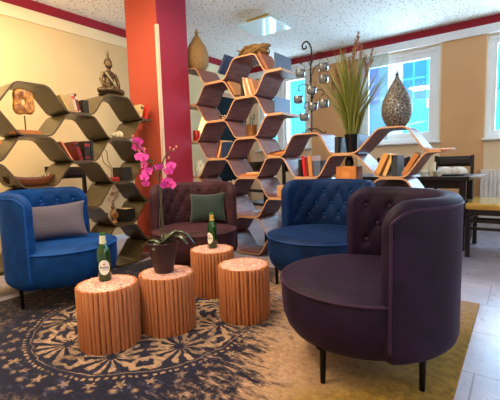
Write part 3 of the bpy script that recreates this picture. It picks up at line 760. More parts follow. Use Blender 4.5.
for (x_, w_, hh, le, c, ll) in ((-.925, .040, .19, 24, (222, 160, 88), 'thick cream-orange book leaning left of its twin under the pierced lantern'), (-.868, .026, .185, 22, (236, 184, 112), 'pale yellow book leaning beside the thick one under the pierced lantern'),
                             (-.80, .045, .165, 0, (46, 54, 62), 'dark grey book upright under the pierced lantern'), (-.72, .035, .19, 31, (206, 132, 72), 'orange-tan book leaning far right under the pierced lantern')):
    book((x_, YB, z_), w_, hh, .2, le, c, ll, group=GA)
for i, c in enumerate(((204, 120, 84), (236, 222, 214))):
    flat_book((-.50+.01*i, 3.12, 1.0005+.0085*i), .17, .26, .008, .05*i, c, ('terracotta magazine at the low right end of the shelf', 'pale pink magazine on top at the low right end of the shelf')[i], GA, M_pagew)
# left shelf, spines to +x (rz = 90): local x runs along +Y
XB = -3.03
def lbook(y_, z_, *a, **k_): return book((XB, y_, z_), *a, rz=RH, group=GB, **k_)
lbook(1.00, 1.4, .03, .13, .2, 15, (186, 48, 36), 'red book at the upper left edge of the left shelf', stripe=(232, 220, 200))
z_ = 1.4+T*0
lbook(1.615, z_, .012, .16, .2, -28, (196, 170, 104), 'olive-tan card leaning at the left in the upper book row')
lbook(1.665, z_, .026, .17, .2, -12, (190, 168, 146), 'cream book leaning in the upper book row of the left shelf', stripe=(196, 60, 50))
lbook(1.697, z_, .018, .17, .2, -12, (106, 38, 44), 'dark red book leaning in the upper book row of the left shelf', stripe=(220, 200, 180))
lbook(1.76, z_, .05, .125, .2, 0, (40, 34, 26), 'dark brown box-like book in the upper row of the left shelf')
z_ = 1.0+T
lbook(1.60, z_, .014, .17, .2, -28, (206, 122, 88), 'salmon slim book leaning at the left of the middle row')
lbook(1.675, z_, .030, .16, .2, -16, (120, 30, 30), 'red and black patterned book leaning in the middle row', stripe=(20, 18, 18))
lbook(1.745, z_, .052, .165, .2, 0, (36, 26, 24), 'wide black book upright in the middle row', stripe=(150, 40, 36))
lbook(1.79, z_, .020, .17, .2, 0, (30, 34, 40), 'charcoal slim book at the right end of the middle row')
lbook(2.33, 1.401, .035, .15, .2, 16, (206, 176, 128), 'cream book leaning at the far right end by the pillar', stripe=(60, 60, 60))
lbook(2.40, 1.401, .030, .15, .2, 12, (200, 50, 40), 'red book leaning at the far right end by the pillar')
z_ = .8+T
flat_book((-3.12, 2.0, z_), .10, .16, .02, RH, (120, 24, 28), 'dark red book lying lowest left of the dark box', GB)
flat_book((-3.12, 2.0, z_+.0205), .09, .15, .018, RH+.1, (170, 40, 40), 'red book lying on the dark red one', GB)
lbook(2.13, z_, .10, .13, .16, 0, (34, 28, 22), 'dark box file in the cell level with the orchid flowers')
lbook(2.33, 1.0+T*0+.001, .03, .13, .2, 14, (216, 170, 110), 'tan picture card book by the pillar above the orchid', stripe=(150, 70, 40))
lbook(1.06, .83, .02, .17, .2, 20, (196, 116, 50), 'orange book at the left edge below the ring sculpture') if False else None
lbook(1.03, 1.0+T, .02, .16, .2, 24, (206, 128, 54), 'orange book leaning at the left edge, left of the ring sculpture')
lbook(2.14, .4+T, .10, .13, .16, 0, (24, 22, 20), 'black box file beside the small brown figurine')

# ------------------------------------------------------------ objects on the left shelf
def remesh(o, vox=.004, sm=2):
    r_ = o.modifiers.new('r', 'REMESH'); r_.mode = 'VOXEL'; r_.voxel_size = vox; r_.use_smooth_shade = True
    if sm: s_ = o.modifiers.new('s', 'SMOOTH'); s_.iterations = sm; s_.factor = .5
    return o
M_bronze = mat('dark_bronze', lin(86, 70, 48), .38, .25, 18, metal=.75)
bu = empty('buddha_statue', (-3.10, 2.05, 1.6), RH, 'dark bronze seated Buddha statue on top of the left shelf', 'statue')
mb = MB(); E = mb.ell
E((0, .0, .035), (.105, .062, .030)); E((-.085, -.015, .034), (.042, .042, .026)); E((.085, -.015, .034), (.042, .042, .026))
E((0, -.045, .040), (.075, .030, .020)); E((0, .005, .10), (.046, .032, .065)); E((0, .005, .155), (.058, .030, .030)); E((0, .003, .19), (.017, .017, .025))
for s_ in (-1, 1):
    mb.tube([(s_*.056, .005, .162), (s_*.078, .0, .115), (s_*.074, -.02, .075), (s_*.035, -.055, .062)], [.017, .016, .014, .011], 10)
    mb.ell((s_*.030, .0, .226), (.005, .008, .018), 8, 6)
E((.0, -.058, .060), (.026, .014, .010)); E((0, 0, .228), (.029, .031, .036)); E((0, .004, .262), (.018, .018, .016)); mb.lathe([(.012, 0), (.009, .018), (.011, .024), (.004, .05), (0, .068)], 12, (0, .004, .268))
E((0, -.031, .224), (.004, .006, .010)); E((0, -.028, .212), (.009, .004, .003))
bo = remesh(mb.build('body', M_bronze, bu), .0035, 1); bu.scale = (1.08, 1.1, 1.28)
MB().lathe([(.0, 0), (.10, 0), (.11, .006), (.10, .014), (0, .014)], 32, sy=.62).build('base', M_bronze, bu, smooth=True)
hr = MB()
for i in range(60):
    a = i*2.399; h_ = (i/60); rr = math.sqrt(max(0, 1-(h_*.95)**2)); hr.ell((.030*rr*math.cos(a), .004+.031*rr*math.sin(a)*1.0+.004, .232+.036*h_), (.0045, .0045, .0045), 6, 4)
hr.build('hair', M_bronze, bu, smooth=True)
mb = MB(); mb.tube([(-.052, -.012, .17), (-.02, -.032, .13), (.015, -.034, .09), (.04, -.03, .06)], [.012, .016, .016, .010], 8, flat=.5)
mb.build('robe_sash', mat('silver_leaf', lin(190, 180, 150), .35, .2, 40, metal=.5), bu, smooth=True)

# ring sculpture: carved wood with a hole, on a pin and block
rg = empty('wood_sculpture', (-3.06, 1.275, 1.2+T), RH, 'orange-brown carved wood ring sculpture on a pin and block on the left shelf', 'sculpture')
MB().box(-.085, .085, -.035, .035, 0, .028).build('base', mat('walnut_block', lin(160, 96, 44), .5, .2, 10), rg, bevel=.003)
MB().lathe([(.004, .028), (.004, .12)], 10).build('pin', M_bronze, rg, smooth=True)
def ring_v(n_=48, m_=14):
    vs = []; fs = []
    for i in range(n_):
        a = 2*PI*i/n_; ca, sa = math.cos(a), math.sin(a)
        ro = .068*(1+.10*math.cos(4*a+PI)+.05*math.cos(3*a+1)); roz = ro*1.28; ri = .011; riz = .017
        co_ = Vector((ro*ca, roz*sa)); ci_ = Vector((ri*ca, riz*sa)); mid = (co_+ci_)/2; hw = (co_-ci_)/2
        for j in range(m_):
            g = 2*PI*j/m_; q_ = mid+hw*math.copysign(abs(math.cos(g))**.6, math.cos(g)); vs.append((q_[0], .020*math.sin(g), .205+q_[1]))
    for i in range(n_):
        for j in range(m_): fs.append((i*m_+j, ((i+1) % n_)*m_+j, ((i+1) % n_)*m_+(j+1) % m_, i*m_+(j+1) % m_))
    mb_ = MB(); mb_.add(vs, fs); return mb_
m, nt, b = new_mat('burl_wood'); bsdf_set(b, .4, coat=.3); v, x, y, z = coords(nt); n1 = noise(nt, v, 16, 5, .6, 1.4)
nt.links.new(mixc(nt, n1.step(.5, .12), lin(120, 66, 24), lin(214, 148, 68)), b.inputs['Base Color']); M_burl = m
ring_v().build('ring', M_burl, rg, smooth=True, angle=3); rg.scale = (1.18, 1.2, 1.2)
# carved boat with tiny white figures
bt = empty('carved_boat', (-3.17, 1.34, .80), RH, 'reddish-brown carved wooden boat with small white figures on the left shelf', 'ornament')
def hull(u_, v_):
    xx = -.21+.42*u_; wv = .045*max(.04, math.sin(PI*(u_*.94+.03)))**.7; a = PI*v_; top = .085+.035*(abs(u_-.5)*2)**2.5
    return (xx, wv*math.cos(a), top-(.080 if True else 0)*math.sin(a)**.8*(.75+.25*math.sin(PI*u_)))
mb = MB().grid(hull, 40, 14)
vs_n = mb.build('hull', mat('red_wood', lin(108, 54, 28), .45, .3, 10, stretch=(.3, 1, 1)), bt, smooth=True, angle=3); vs_n.modifiers.new('t', 'SOLIDIFY').thickness = .006
MB().box(-.17, .17, -.032, .032, .070, .076).build('deck', mat('dark_deck', lin(70, 36, 22), .6), bt)
rf = random.Random(9)
for i in range(9):
    x_ = -.10+.028*i; f_ = MB().ell((x_, rf.uniform(-.012, .012), .088), (.008, .007, .014), 8, 6); f_.ell((x_, 0, .108), (.006, .006, .007), 8, 6)
    f_.tube([(x_, 0, .095), (x_+.012, -.005, .125)], .0015, 5); f_.build('figure', mat('bone_white', lin(214, 196, 160), .5), bt, smooth=True)
MB().box(-.16, -.10, -.02, .02, 0, .02).build('cradle', M_bronze, bt); MB().box(.10, .16, -.02, .02, 0, .02).build('cradle', M_bronze, bt)
# shell
sh = MB()
for i in range(60):
    t = i/59; a = t*5*PI; r_ = .045*(t**1.3)+.002
    sh.ell((-.05+.10*t, math.cos(a)*r_*.5, .032+math.sin(a)*r_*.35), (.010+.012*t, .006+.020*t, .006+.024*t), 8, 6)
so = remesh(sh.build('sea_shell', mat('shell', lin(206, 190, 160), .4, .25, 20)), .004, 2); so.location = (-3.10, 2.07, 1.2+T+.004); so.rotation_euler = (0, 0, RH)
tag(so, 'large pale sea shell lying below the Buddha statue', 'shell')
# small figurine
fg = MB(); fg.lathe([(0, 0), (.032, 0), (.034, .01), (.020, .03), (.026, .07), (.034, .10), (.022, .125), (.012, .135)], 20); fg.ell((0, 0, .155), (.019, .021, .024)); fg.ell((0, -.006, .185), (.010, .010, .012)); fg.ell((-.03, -.012, .075), (.010, .014, .03)); fg.ell((.03, -.012, .075), (.010, .014, .03))
fo = remesh(fg.build('figurine', mat('brown_clay', lin(128, 84, 44), .5, .25, 20)), .0035, 1); fo.location = (-3.10, 2.00, .4+T); fo.rotation_euler = (0, 0, RH)
tag(fo, 'small brown clay figurine on the left shelf beside the black box', 'figurine')
# sketch on the wall behind the shelf
wd = MB(); 
M_lineink = mat('black_ink', lin(48, 34, 26), .8)
def wl(P, r_=.004): wd.tube(smooth_path([Vector((XL+.005, a_*K, .95+(b_-.95)*K)) for a_, b_ in P], 8), r_, 5, flat=.4)
WK = 1.05
wl([(2.30, 1.0), (2.34, 1.14), (2.42, 1.19), (2.50, 1.13), (2.52, 1.0), (2.60, .90), (2.64, .80)]); wl([(2.44, 1.10), (2.46, 1.0), (2.54, .93), (2.55, .84), (2.50, .74)]); wl([(2.30, 1.0), (2.28, .86), (2.33, .72)])
tag(wd.build('wall_drawing', M_lineink, smooth=True), 'flowing black line drawing on the cream wall behind the left shelf', 'wall drawing')
fl = MB(); rf = random.Random(3)
for i in range(22):
    a = rf.uniform(0, 2*PI); r_ = rf.uniform(.02, .12); c = (XL+.006, 2.56*K+r_*math.cos(a), .64+r_*1.3*math.sin(a)); fl.tube([Vector(c)+Vector((0, .018*math.cos(g), .018*math.sin(g))) for g in [PI*2*j/8 for j in range(8)]], .0025, 4, closed=True)
tag(fl.build('wall_ornament', mat('dull_red_ink', lin(150, 84, 70), .8)), 'reddish curled pattern on the cream wall below the black line drawing', 'wall drawing')

# ------------------------------------------------------------ objects on the tall shelf
M_straw = mat('woven_straw', lin(158, 124, 78), .8, .4, 70, bump=.8, stretch=(1, 1, 2.5))
def weave_lathe(prof, n_, mb, amp=.0038, k_=18):
    vs = []; fs = []; rows_ = len(prof)
    for j, (r_, z_) in enumerate(prof):
        for i in range(n_):
            a = 2*PI*i/n_; rr = r_+(amp*math.cos(k_*a+(PI if j % 2 else 0)) if r_ > .01 else 0); vs.append((rr*math.cos(a), rr*math.sin(a), z_))
    for j in range(rows_-1):
        for i in range(n_): i2 = (i+1) % n_; fs.append((j*n_+i, j*n_+i2, (j+1)*n_+i2, (j+1)*n_+i))
    mb.add(vs, fs); return mb
def prof_interp(P, n_):
    vs_ = smooth_path([Vector((a_, 0, b_)) for a_, b_ in P], max(2, n_//(len(P)-1))); return [(max(0, q_.x), q_.z) for q_ in vs_]
vz = empty('woven_vase', (-2.975, 3.10, 2.0), 0, 'tall teardrop woven straw vase with a knob on top of the shelf by the pillar', 'vase')
mb = weave_lathe([(0, 0)]+prof_interp([(.080, 0), (.112, .05), (.125, .12), (.118, .19), (.094, .26), (.056, .32), (.030, .365), (.016, .385)], 42)+[(0, .387)], 104, MB()); mb.build('body', M_straw, vz, smooth=True, angle=3)
MB().lathe([(.012, .38), (.020, .40), (.022, .415), (.012, .43), (.008, .45), (0, .455)], 20).build('knob', M_straw, vz, smooth=True)
wk = MB(); rw = random.Random(11)
for i in range(42):
    P = []; ph = rw.uniform(0, 2*PI); tl = rw.uniform(-.5, .5); R_ = rw.uniform(.6, 1)
    for j in range(9):
        a = ph+j*rw.uniform(.35, .6); P.append(Vector((.185*R_*math.cos(a), .10*R_*math.sin(a), .058+.042*math.sin(a*1.5+tl*4)*R_)))
    wk.tube(smooth_path(P, 4), rw.uniform(.006, .012), 6)
wo = wk.build('wicker_tangle', mat('wicker', lin(134, 102, 60), .8, .35, 30), smooth=True); wo.location = (-2.215, 3.12, 2.0)
tag(wo, 'tangle of brown twisted vine lying on top of the tall shelf', 'ornament')
# copper bucket
cb = empty('copper_bucket', (-2.26, 3.12, 1.2), 0, 'small copper bucket with thin wire stems in the cell by the cyan window', 'bucket')
cb.location.z = 1.2+T
MB().lathe([(0, 0), (.055, 0), (.062, .12), (.065, .125), (.060, .125), (.053, .01), (0, .01)], 32).build('bucket_wall', mat('copper', lin(176, 128, 80), .35, .15, metal=.8), cb, smooth=True)
for a, b_ in ((-.015, .20), (.012, .235)):
    MB().tube(smooth_path([Vector((a, 0, .01)), Vector((a*1.2, 0, .14)), Vector((a*1.5+.01, 0, b_)), Vector((a+.03, .0, b_-.02)), Vector((a+.02, 0, b_-.06))]), .003, 6).build('wire_stem', mat('dark_wire', lin(50, 50, 50), .4), cb, smooth=True)
# red cylinder candle and cream cone lamp at the pillar side
rc = MB().lathe([(0, 0), (.040, 0), (.042, .004), (.042, .13), (.038, .134), (.010, .128), (0, .128)], 28).build('red_candle', mat('red_wax', lin(176, 16, 30), .4, .05), smooth=True); rc.location = (-3.0, 3.06, 1.2); tag(rc, 'thick red candle in the cell beside the pillar', 'candle')
lp = empty('cone_lamp', (-3.00, 3.20, 1.2), 0, 'small glowing cone lamp behind the red candle beside the pillar', 'lamp')
MB().lathe([(0, 0), (.045, 0), (.045, .01), (.008, .014), (.008, .12), (0, .12)], 20).build('base', M_bronze, lp, smooth=True)
m, nt, b = new_mat('lamp_shade_glow'); bsdf_set(b, .8, emis=lin(255, 214, 120), es=2.2); b.inputs['Base Color'].default_value = lin(240, 220, 170)
MB().lathe([(.088, .12), (.018, .32)], 32, caps=False).build('lamp_shade', m, lp, smooth=True)
# pierced white lantern
def pierced(name, loc, prof, n_, m_, mt, label, holes, thick=.003, cat='lantern'):
    vs = []; fs = []; P = prof_interp(prof, m_); rows_ = len(P)
    for r_, z_ in P:
        for i in range(n_): a = 2*PI*i/n_; vs.append((r_*math.cos(a), r_*math.sin(a), z_))
    for j in range(rows_-1):
        for i in range(n_):
            if holes(i/n_, j/(rows_-1)): continue
            i2 = (i+1) % n_; fs.append((j*n_+i, j*n_+i2, (j+1)*n_+i2, (j+1)*n_+i))
    mb_ = MB(); mb_.add(vs, fs); o = mb_.build(name, mt, smooth=True, angle=3); o.location = loc
    o.modifiers.new('t', 'SOLIDIFY').thickness = thick
    return tag(o, label, cat)
hs = lambda u_, v_: .06 < v_ < .94 and (math.sin(u_*2*PI*9+math.sin(v_*14)*1.5)*math.sin(v_*PI*9)) > .35
pierced('pierced_lantern', (-2.955, 3.08, .8), [(.060, 0), (.075, .03), (.080, .09), (.066, .15), (.030, .195)], 90, 46, mat('white_ceramic', lin(226, 226, 214), .5, .04), 'white pierced ceramic lantern in the cell beside the pillar, under the red candle', hs)
# silver ornament and white flowers
so = MB(); so.lathe([(0, 0), (.030, 0), (.012, .012), (.045, .030), (.05, .036), (0, .030)], 24); so.ell((.02, 0, .04), (.018, .012, .010)); so.ell((-.02, .01, .04), (.014, .012, .012))
so = so.build('silver_dish', mat('silver', lin(196, 190, 180), .25, .1, metal=.9), smooth=True); so.location = (-2.56, 3.02, 1.4+T); tag(so, 'small silver footed dish in the second column of cells', 'dish')
wf = empty('white_flowers', (-2.60, 3.14, .6+T+.0352), 0, 'small bunch of white flowers on the pale flat book above the burgundy chair', 'flowers')
MB().lathe([(0, 0), (.03, 0), (.038, .05), (.03, .052), (0, .05)], 20).build('vase', mat('dark_glass', lin(34, 34, 40), .1), wf, smooth=True)
rf = random.Random(2)
for i in range(9):
    a = rf.uniform(0, 2*PI); r_ = rf.uniform(.0, .05); f_ = blossom(.55); o = f_.build('blossom', [mat('white_petal', lin(230, 226, 220), .6), mat('yellow_eye', lin(200, 170, 80), .6)], wf, smooth=True, fixn=False); o.location = (r_*math.cos(a), r_*math.sin(a), .075+rf.uniform(0, .04)); o.rotation_euler = (rf.uniform(-.6, .3), 0, rf.uniform(-.8, 1.2))
mb = MB()
for i in range(9): a = i*.7; mb.tube([(0, 0, .03), (.03*math.cos(a), .03*math.sin(a), .085)], .002, 5)
mb.build('stem', M_stem, wf)
# lower cells: feather vase, tan box, cup, paint pots
fe = empty('feather_vase', (-1.77, 3.17, .6+T), 0, 'dark vase with fluffy grey feathers left of the navy armchair', 'vase')
MB().lathe([(0, 0), (.035, 0), (.045, .05), (.03, .11), (.025, .13), (.02, .13), (.02, .11), (0, .10)], 24).build('vase_body', mat('dark_glass', (0,)*4), fe, smooth=True)
fm = MB(); rf = random.Random(8)
for i in range(60):
    a = rf.uniform(0, 2*PI); L = rf.uniform(.10, .2); fm.tube(smooth_path([Vector((0, 0, .11)), Vector((.02*math.cos(a), .02*math.sin(a), .11+L*.6)), Vector((.06*math.cos(a), .05*math.sin(a), .11+L)), Vector((.09*math.cos(a), .07*math.sin(a), .09+L))], 3), [.003]*3+[.007]*4+[.006, .003, .001], 5)
f_ = fm.build('feathers', mat('feather_grey', lin(186, 178, 182), .9, .2, 30), fe, smooth=True); f_['kind'] = 'stuff'
tb = MB().box(-.055, .055, -.06, .06, 0, .11).build('tan_box', mat('cardboard', lin(196, 144, 90), .8, .1, 20), bevel=.004); tb.location = (-1.83, 3.09, .4); 
tb.location = (-1.86, 3.09, .6+T); tag(tb, 'small tan box standing in the cell between burgundy and navy armchairs', 'box')
wb = empty('wooden_box', (-1.205, 3.10, .6+T), 0, 'orange wooden box with a dark jar on it, just above the navy armchair', 'box')
mb = MB(); mb.box(-.09, .09, -.08, .08, 0, .285); mb.build('box_body', mat('orange_wood', lin(198, 122, 62), .5, .15, 12), wb, bevel=.004)
MB().box(-.035, .035, -.083, -.079, .08, .24).build('front_panel', mat('orange_wood_light', lin(214, 142, 80), .5, .15), wb)
dj = MB().lathe([(0, 0), (.040, 0), (.046, .03), (.040, .075), (.028, .085), (.03, .10), (.022, .10), (.02, .08), (0, .075)], 24).build('dark_jar', mat('dark_glass', (0,)*4), smooth=True); dj.location = (-1.205, 3.10, .6+T+.2855); dj.scale = (.85,)*3; tag(dj, 'dark round jar standing on the orange wooden box', 'jar')
bc = MB().lathe([(0, 0), (.022, 0), (.026, .06), (.022, .06), (.02, .01), (0, .01)], 20).build('black_cup', mat('dark_glass', (0,)*4), smooth=True); bc.location = (-2.14, 3.22, .8+T+.041); bc.location = (-2.105, 3.24, .8+T); tag(bc, 'small black cup behind the flat orange books', 'cup')

# candle tree and hanging tea lights
M_iron = mat('black_iron', lin(26, 22, 22), .5, .1, metal=.5)
ct = empty('candle_tree', (-1.585, 3.14, 1.2), 0, 'tall black wrought-iron candle tree with curled top on the shelf before the window', 'candle holder')
stem = smooth_path([Vector((0, 0, .0)), Vector((.004, 0, .3)), Vector((-.006, 0, .55)), Vector((.006, 0, .72)), Vector((-.005, 0, .80)), Vector((-.045, 0, .845)), Vector((-.085, 0, .825)), Vector((-.080, 0, .785)), Vector((-.050, 0, .785)), Vector((-.048, 0, .805))], 7)
MB().tube(stem, .0075, 8).build('stem', M_iron, ct, smooth=True)
for a in (.3, 2.4, 4.5):
    d = Vector((math.cos(a), math.sin(a), 0)); MB().tube(smooth_path([Vector((0, 0, .05)), d*.05+Vector((0, 0, .045)), d*.10+Vector((0, 0, .008)), d*.125+Vector((0, 0, .006)), d*.13+Vector((0, 0, .02))]), .005, 7).build('foot', M_iron, ct, smooth=True)
hold = [(-.150, 1.775, .30, 'upper left of the candle tree, against the red stripe side'), (.068, 1.800, .38, 'highest of all, right of the iron stem'), (.052, 1.700, .25, 'second from the top on the right of the iron stem'),
        (-.030, 1.600, .20, 'close to the middle of the iron stem, third from the top'), (-.190, 1.545, .20, 'farthest left on the candle tree'), (-.020, 1.455, .12, 'hanging at the stem at half height'),
        (.082, 1.470, .14, 'lower right on the candle tree before the tan wall'), (-.130, 1.375, .05, 'lowest of all on the candle tree')]
tl0 = None
M_cup = mat('smoked_glass', lin(120, 128, 136), .08, .1, metal=.45, coat=.5)
for i, (dx, zc, za, ll) in enumerate(hold):
    dx += .055
    zt = zc+.075; sgn = 1 if dx > 0 else -1; dy = .03*((i % 3)-1)
    if abs(dx) < .05: dy = -.045; sgn = 1
    z0_ = zt-1.2; P = [Vector((0, 0, z0_-.05)), Vector((dx*.35, dy*.4, z0_+.035)), Vector((dx*.8, dy*.9, z0_+.045)), Vector((dx, dy, z0_+.018)), Vector((dx, dy, z0_+.002)), Vector((dx-sgn*.014, dy, z0_-.006)), Vector((dx-sgn*.020, dy, z0_+.006))]
    MB().tube(smooth_path(P, 6), .0042, 6).build('branch', M_iron, ct, smooth=True)
    if tl0 is None:
        tl0 = empty('tea_light_holder', (0, 0, 0))
        MB().lathe([(0, 0), (.028, 0), (.036, .012), (.038, .05), (.035, .058), (.033, .05), (.030, .014), (0, .008)], 24).build('glass_cup', M_cup, tl0, smooth=True)
        MB().lathe([(0, .009), (.018, .009), (.018, .024), (0, .024)], 16).build('tea_light', mat('white_wax', lin(236, 232, 224), .5), tl0, smooth=True)
        MB().tube([(-.037, 0, .052), (-.034, 0, .085), (0, 0, .108), (.034, 0, .085), (.037, 0, .052)], .0016, 5).build('wire_handle', M_iron, tl0, smooth=True)
        MB().tube([(.0375*math.cos(g), .0375*math.sin(g), .050) for g in [2*PI*j/24 for j in range(24)]], .002, 5, closed=True).build('rim', M_iron, tl0, smooth=True)
        t_ = tl0
    else: t_ = copy_tree(tl0)
    t_.location = (-1.585+dx, 3.14+dy, zt-.121); t_.scale = (1.2, 1.2, 1.12); tag(t_, 'glass tea light holder '+ll, 'tea light holder', 'tea light holders on the candle tree')

# grass in black pot
gp = empty('grass_plant', (-1.195, 3.13, 1.0), 0, 'tall ornamental grass with reddish plumes in a black pot on the shelf', 'plant')
MB().lathe([(0, 0), (.038, 0), (.040, .004), (.062, .165), (.064, .172), (.058, .172), (.054, .15), (0, .15)], 32).build('pot', mat('black_pot', lin(20, 20, 24), .35), gp, smooth=True)
rg_ = random.Random(4); mb = MB(); pl = MB()
def blade(base, tip, w_, bend):
    P = smooth_path([base, base.lerp(tip, .4)+Vector((-bend.x, -bend.y, .05)), base.lerp(tip, .75)+bend*.3*-1+Vector((0, 0, .04)), tip], 5); k_ = len(P)
    sd = Vector((rg_.uniform(-1, 1), rg_.uniform(-.5, .5), 0)).normalized(); vs = []
    for i, p in enumerate(P): ww = w_*(1-(i/(k_-1))**2)+.0004; vs += [p-sd*ww, p+sd*ww]
    mb.add(vs, [(2*i, 2*i+1, 2*i+3, 2*i+2) for i in range(k_-1)], 0, rg_.random())
for i in range(300):
    a = rg_.uniform(0, 2*PI); r_ = rg_.uniform(0, .052); base = Vector((r_*math.cos(a), r_*math.sin(a), .15))
    sp_ = rg_.random(); L = rg_.uniform(.30, .80)
    out = (.085+.19*sp_**2)*(L/.6); tip = Vector((out*math.cos(a)*1.15, out*math.sin(a)*.9, .15+L*(1-.35*sp_**3)))
    blade(base, tip, rg_.uniform(.0026, .0050), Vector((math.cos(a)*.02, math.sin(a)*.02, 0)))
for (tx, tz_) in ((.39, .56), (-.30, .50), (.26, .40), (.33, .47), (-.2, .66)):
    for q_ in range(2): blade(Vector((0, 0, .15)), Vector((tx+rg_.uniform(-.03, .03), rg_.uniform(-.1, .1), tz_)), .002, Vector((tx*.15, 0, 0)))
m, nt, b = new_mat('grass_blade'); bsdf_set(b, .55); at_ = nt.nodes.new('ShaderNodeAttribute'); at_.attribute_name = 'tint'
nt.links.new(mixc(nt, X(nt, at_.outputs['Fac']), lin(70, 88, 26), lin(140, 140, 62)), b.inputs['Base Color'])
o = mb.build('grass_blades', m, gp, fixn=False); o['kind'] = 'stuff'
for (tx, ty, tz_, L) in ((.05, 0, .98, .20), (.02, .03, .93, .16), (-.13, .0, .72, .17), (-.10, .02, .60, .18), (.16, 0, .82, .18), (.13, -.02, .70, .14), (-.17, .02, .62, .13), (.0, -.02, .70, .2), (.05, .02, .62, .18), (-.03, .02, .80, .14), (.07, .02, .88, .16), (-.07, .0, .84, .15), (.10, .03, .78, .16), (.0, .03, .86, .15), (.03, -.03, .80, .16), (-.12, .03, .66, .15)):
    base = Vector((tx*.1, ty*.1, .15)); tip = Vector((tx, ty, tz_-L*.1)); st = smooth_path([base, base.lerp(tip, .5)+Vector((0, 0, .03)), tip, tip+Vector((tx*.15, 0, L*.35))], 4)
    pp_ = MB(); pp_.tube(st, .0018, 5)
    for j in range(46):
        t = rg_.random(); c = tip+Vector((tx*.12*t, 0, -L*.45+L*.75*t)); a = rg_.uniform(0, 2*PI); l_ = .034*(1-.5*t)
        pp_.tube([c, c+Vector((math.cos(a)*l_*.45, math.sin(a)*l_*.45, l_*.7)), c+Vector((math.cos(a)*l_*.75, math.sin(a)*l_*.75, l_*1.05))], [.0014, .0018, .0004], 4)
    pp_.build('plume', mat('grass_plume', lin(142, 98, 84), .9, .4, 12), gp)

# Moroccan lantern
m, nt, b = new_mat('filigree_metal'); bsdf_set(b, .45, metal=.05); M_fil = m
v, x, y, z = coords(nt)
vo = nt.nodes.new('ShaderNodeTexVoronoi'); vo.feature = 'DISTANCE_TO_EDGE'; vo.inputs['Scale'].default_value = 38; nt.links.new(v, vo.inputs[0])
e_ = X(nt, vo.outputs['Distance']).step(.06, .04)
nt.links.new(mixc(nt, e_, lin(150, 145, 138), lin(78, 72, 68)), b.inputs['Base Color'])
ml = empty('drop_lantern', (-.822, 3.13, 1.2), 0, 'large drop-shaped pierced metal lantern on the shelf before the window', 'lantern')
def hl(u_, v_):
    return .10 < v_ < .50 and math.sin(u_*2*PI*14)*math.sin(v_*PI*16) > .72
vs = []; fs = []; P = prof_interp([(.060, 0), (.088, .035), (.112, .09), (.119, .15), (.108, .21), (.082, .27), (.052, .33), (.026, .375), (.012, .395)], 64); n_ = 140
for r_, z_ in P:
    for i in range(n_): a = 2*PI*i/n_; vs.append((r_*math.cos(a), r_*math.sin(a), z_))
for j in range(len(P)-1):
    for i in range(n_):
        if hl(i/n_, j/(len(P)-1)): continue
        i2 = (i+1) % n_; fs.append((j*n_+i, j*n_+i2, (j+1)*n_+i2, (j+1)*n_+i))
mb = MB(); mb.add(vs, fs); o = mb.build('pierced_body', M_fil, ml, smooth=True, angle=3); o.modifiers.new('t', 'SOLIDIFY').thickness = .0025
MB().lathe([(0, .0), (.062, 0), (.062, .006), (0, .006)], 32).build('base', M_fil, ml, smooth=True)
MB().lathe([(.014, .388), (.018, .40), (.010, .408), (.016, .418), (.008, .43), (.003, .445), (0, .446)], 18).build('finial', M_fil, ml, smooth=True)
MB().tube([(-.014+.024*math.cos(g)-.012, 0, .395+.030*math.sin(g)) for g in [2*PI*j/24 for j in range(24)]], .0016, 5, closed=True).build('ring_handle', M_fil, ml, smooth=True)

# ------------------------------------------------------------ ceiling lamp
m, nt, b = new_mat('frosted_glass'); bsdf_set(b, .12, coat=.6, emis=lin(200, 225, 235), es=.25); b.inputs['Base Color'].default_value = lin(176, 214, 222)
cl = empty('ceiling_lamp', (-2.48*K, 3.73*K, H), 0, 'flat square glass ceiling lamp above the tall shelf', 'ceiling lamp')
MB().box(-.16, .16, -.16, .16, -.055, 0).build('lamp_base', mat('brass_base', lin(190, 160, 90), .4, metal=.5), cl, bevel=.004)
MB().box(-.237, .237, -.237, .237, -.082, -.062).build('glass_plate', m, cl, bevel=.003)
for a, c in ((-.17, -.17), (.17, -.17), (-.17, .17), (.17, .17)):
    MB().lathe([(0, -.09), (.010, -.09), (.010, -.056), (0, -.056)], 12, (a, c, 0)).build('bolt', mat('steel', (0,)*4), cl, smooth=True)

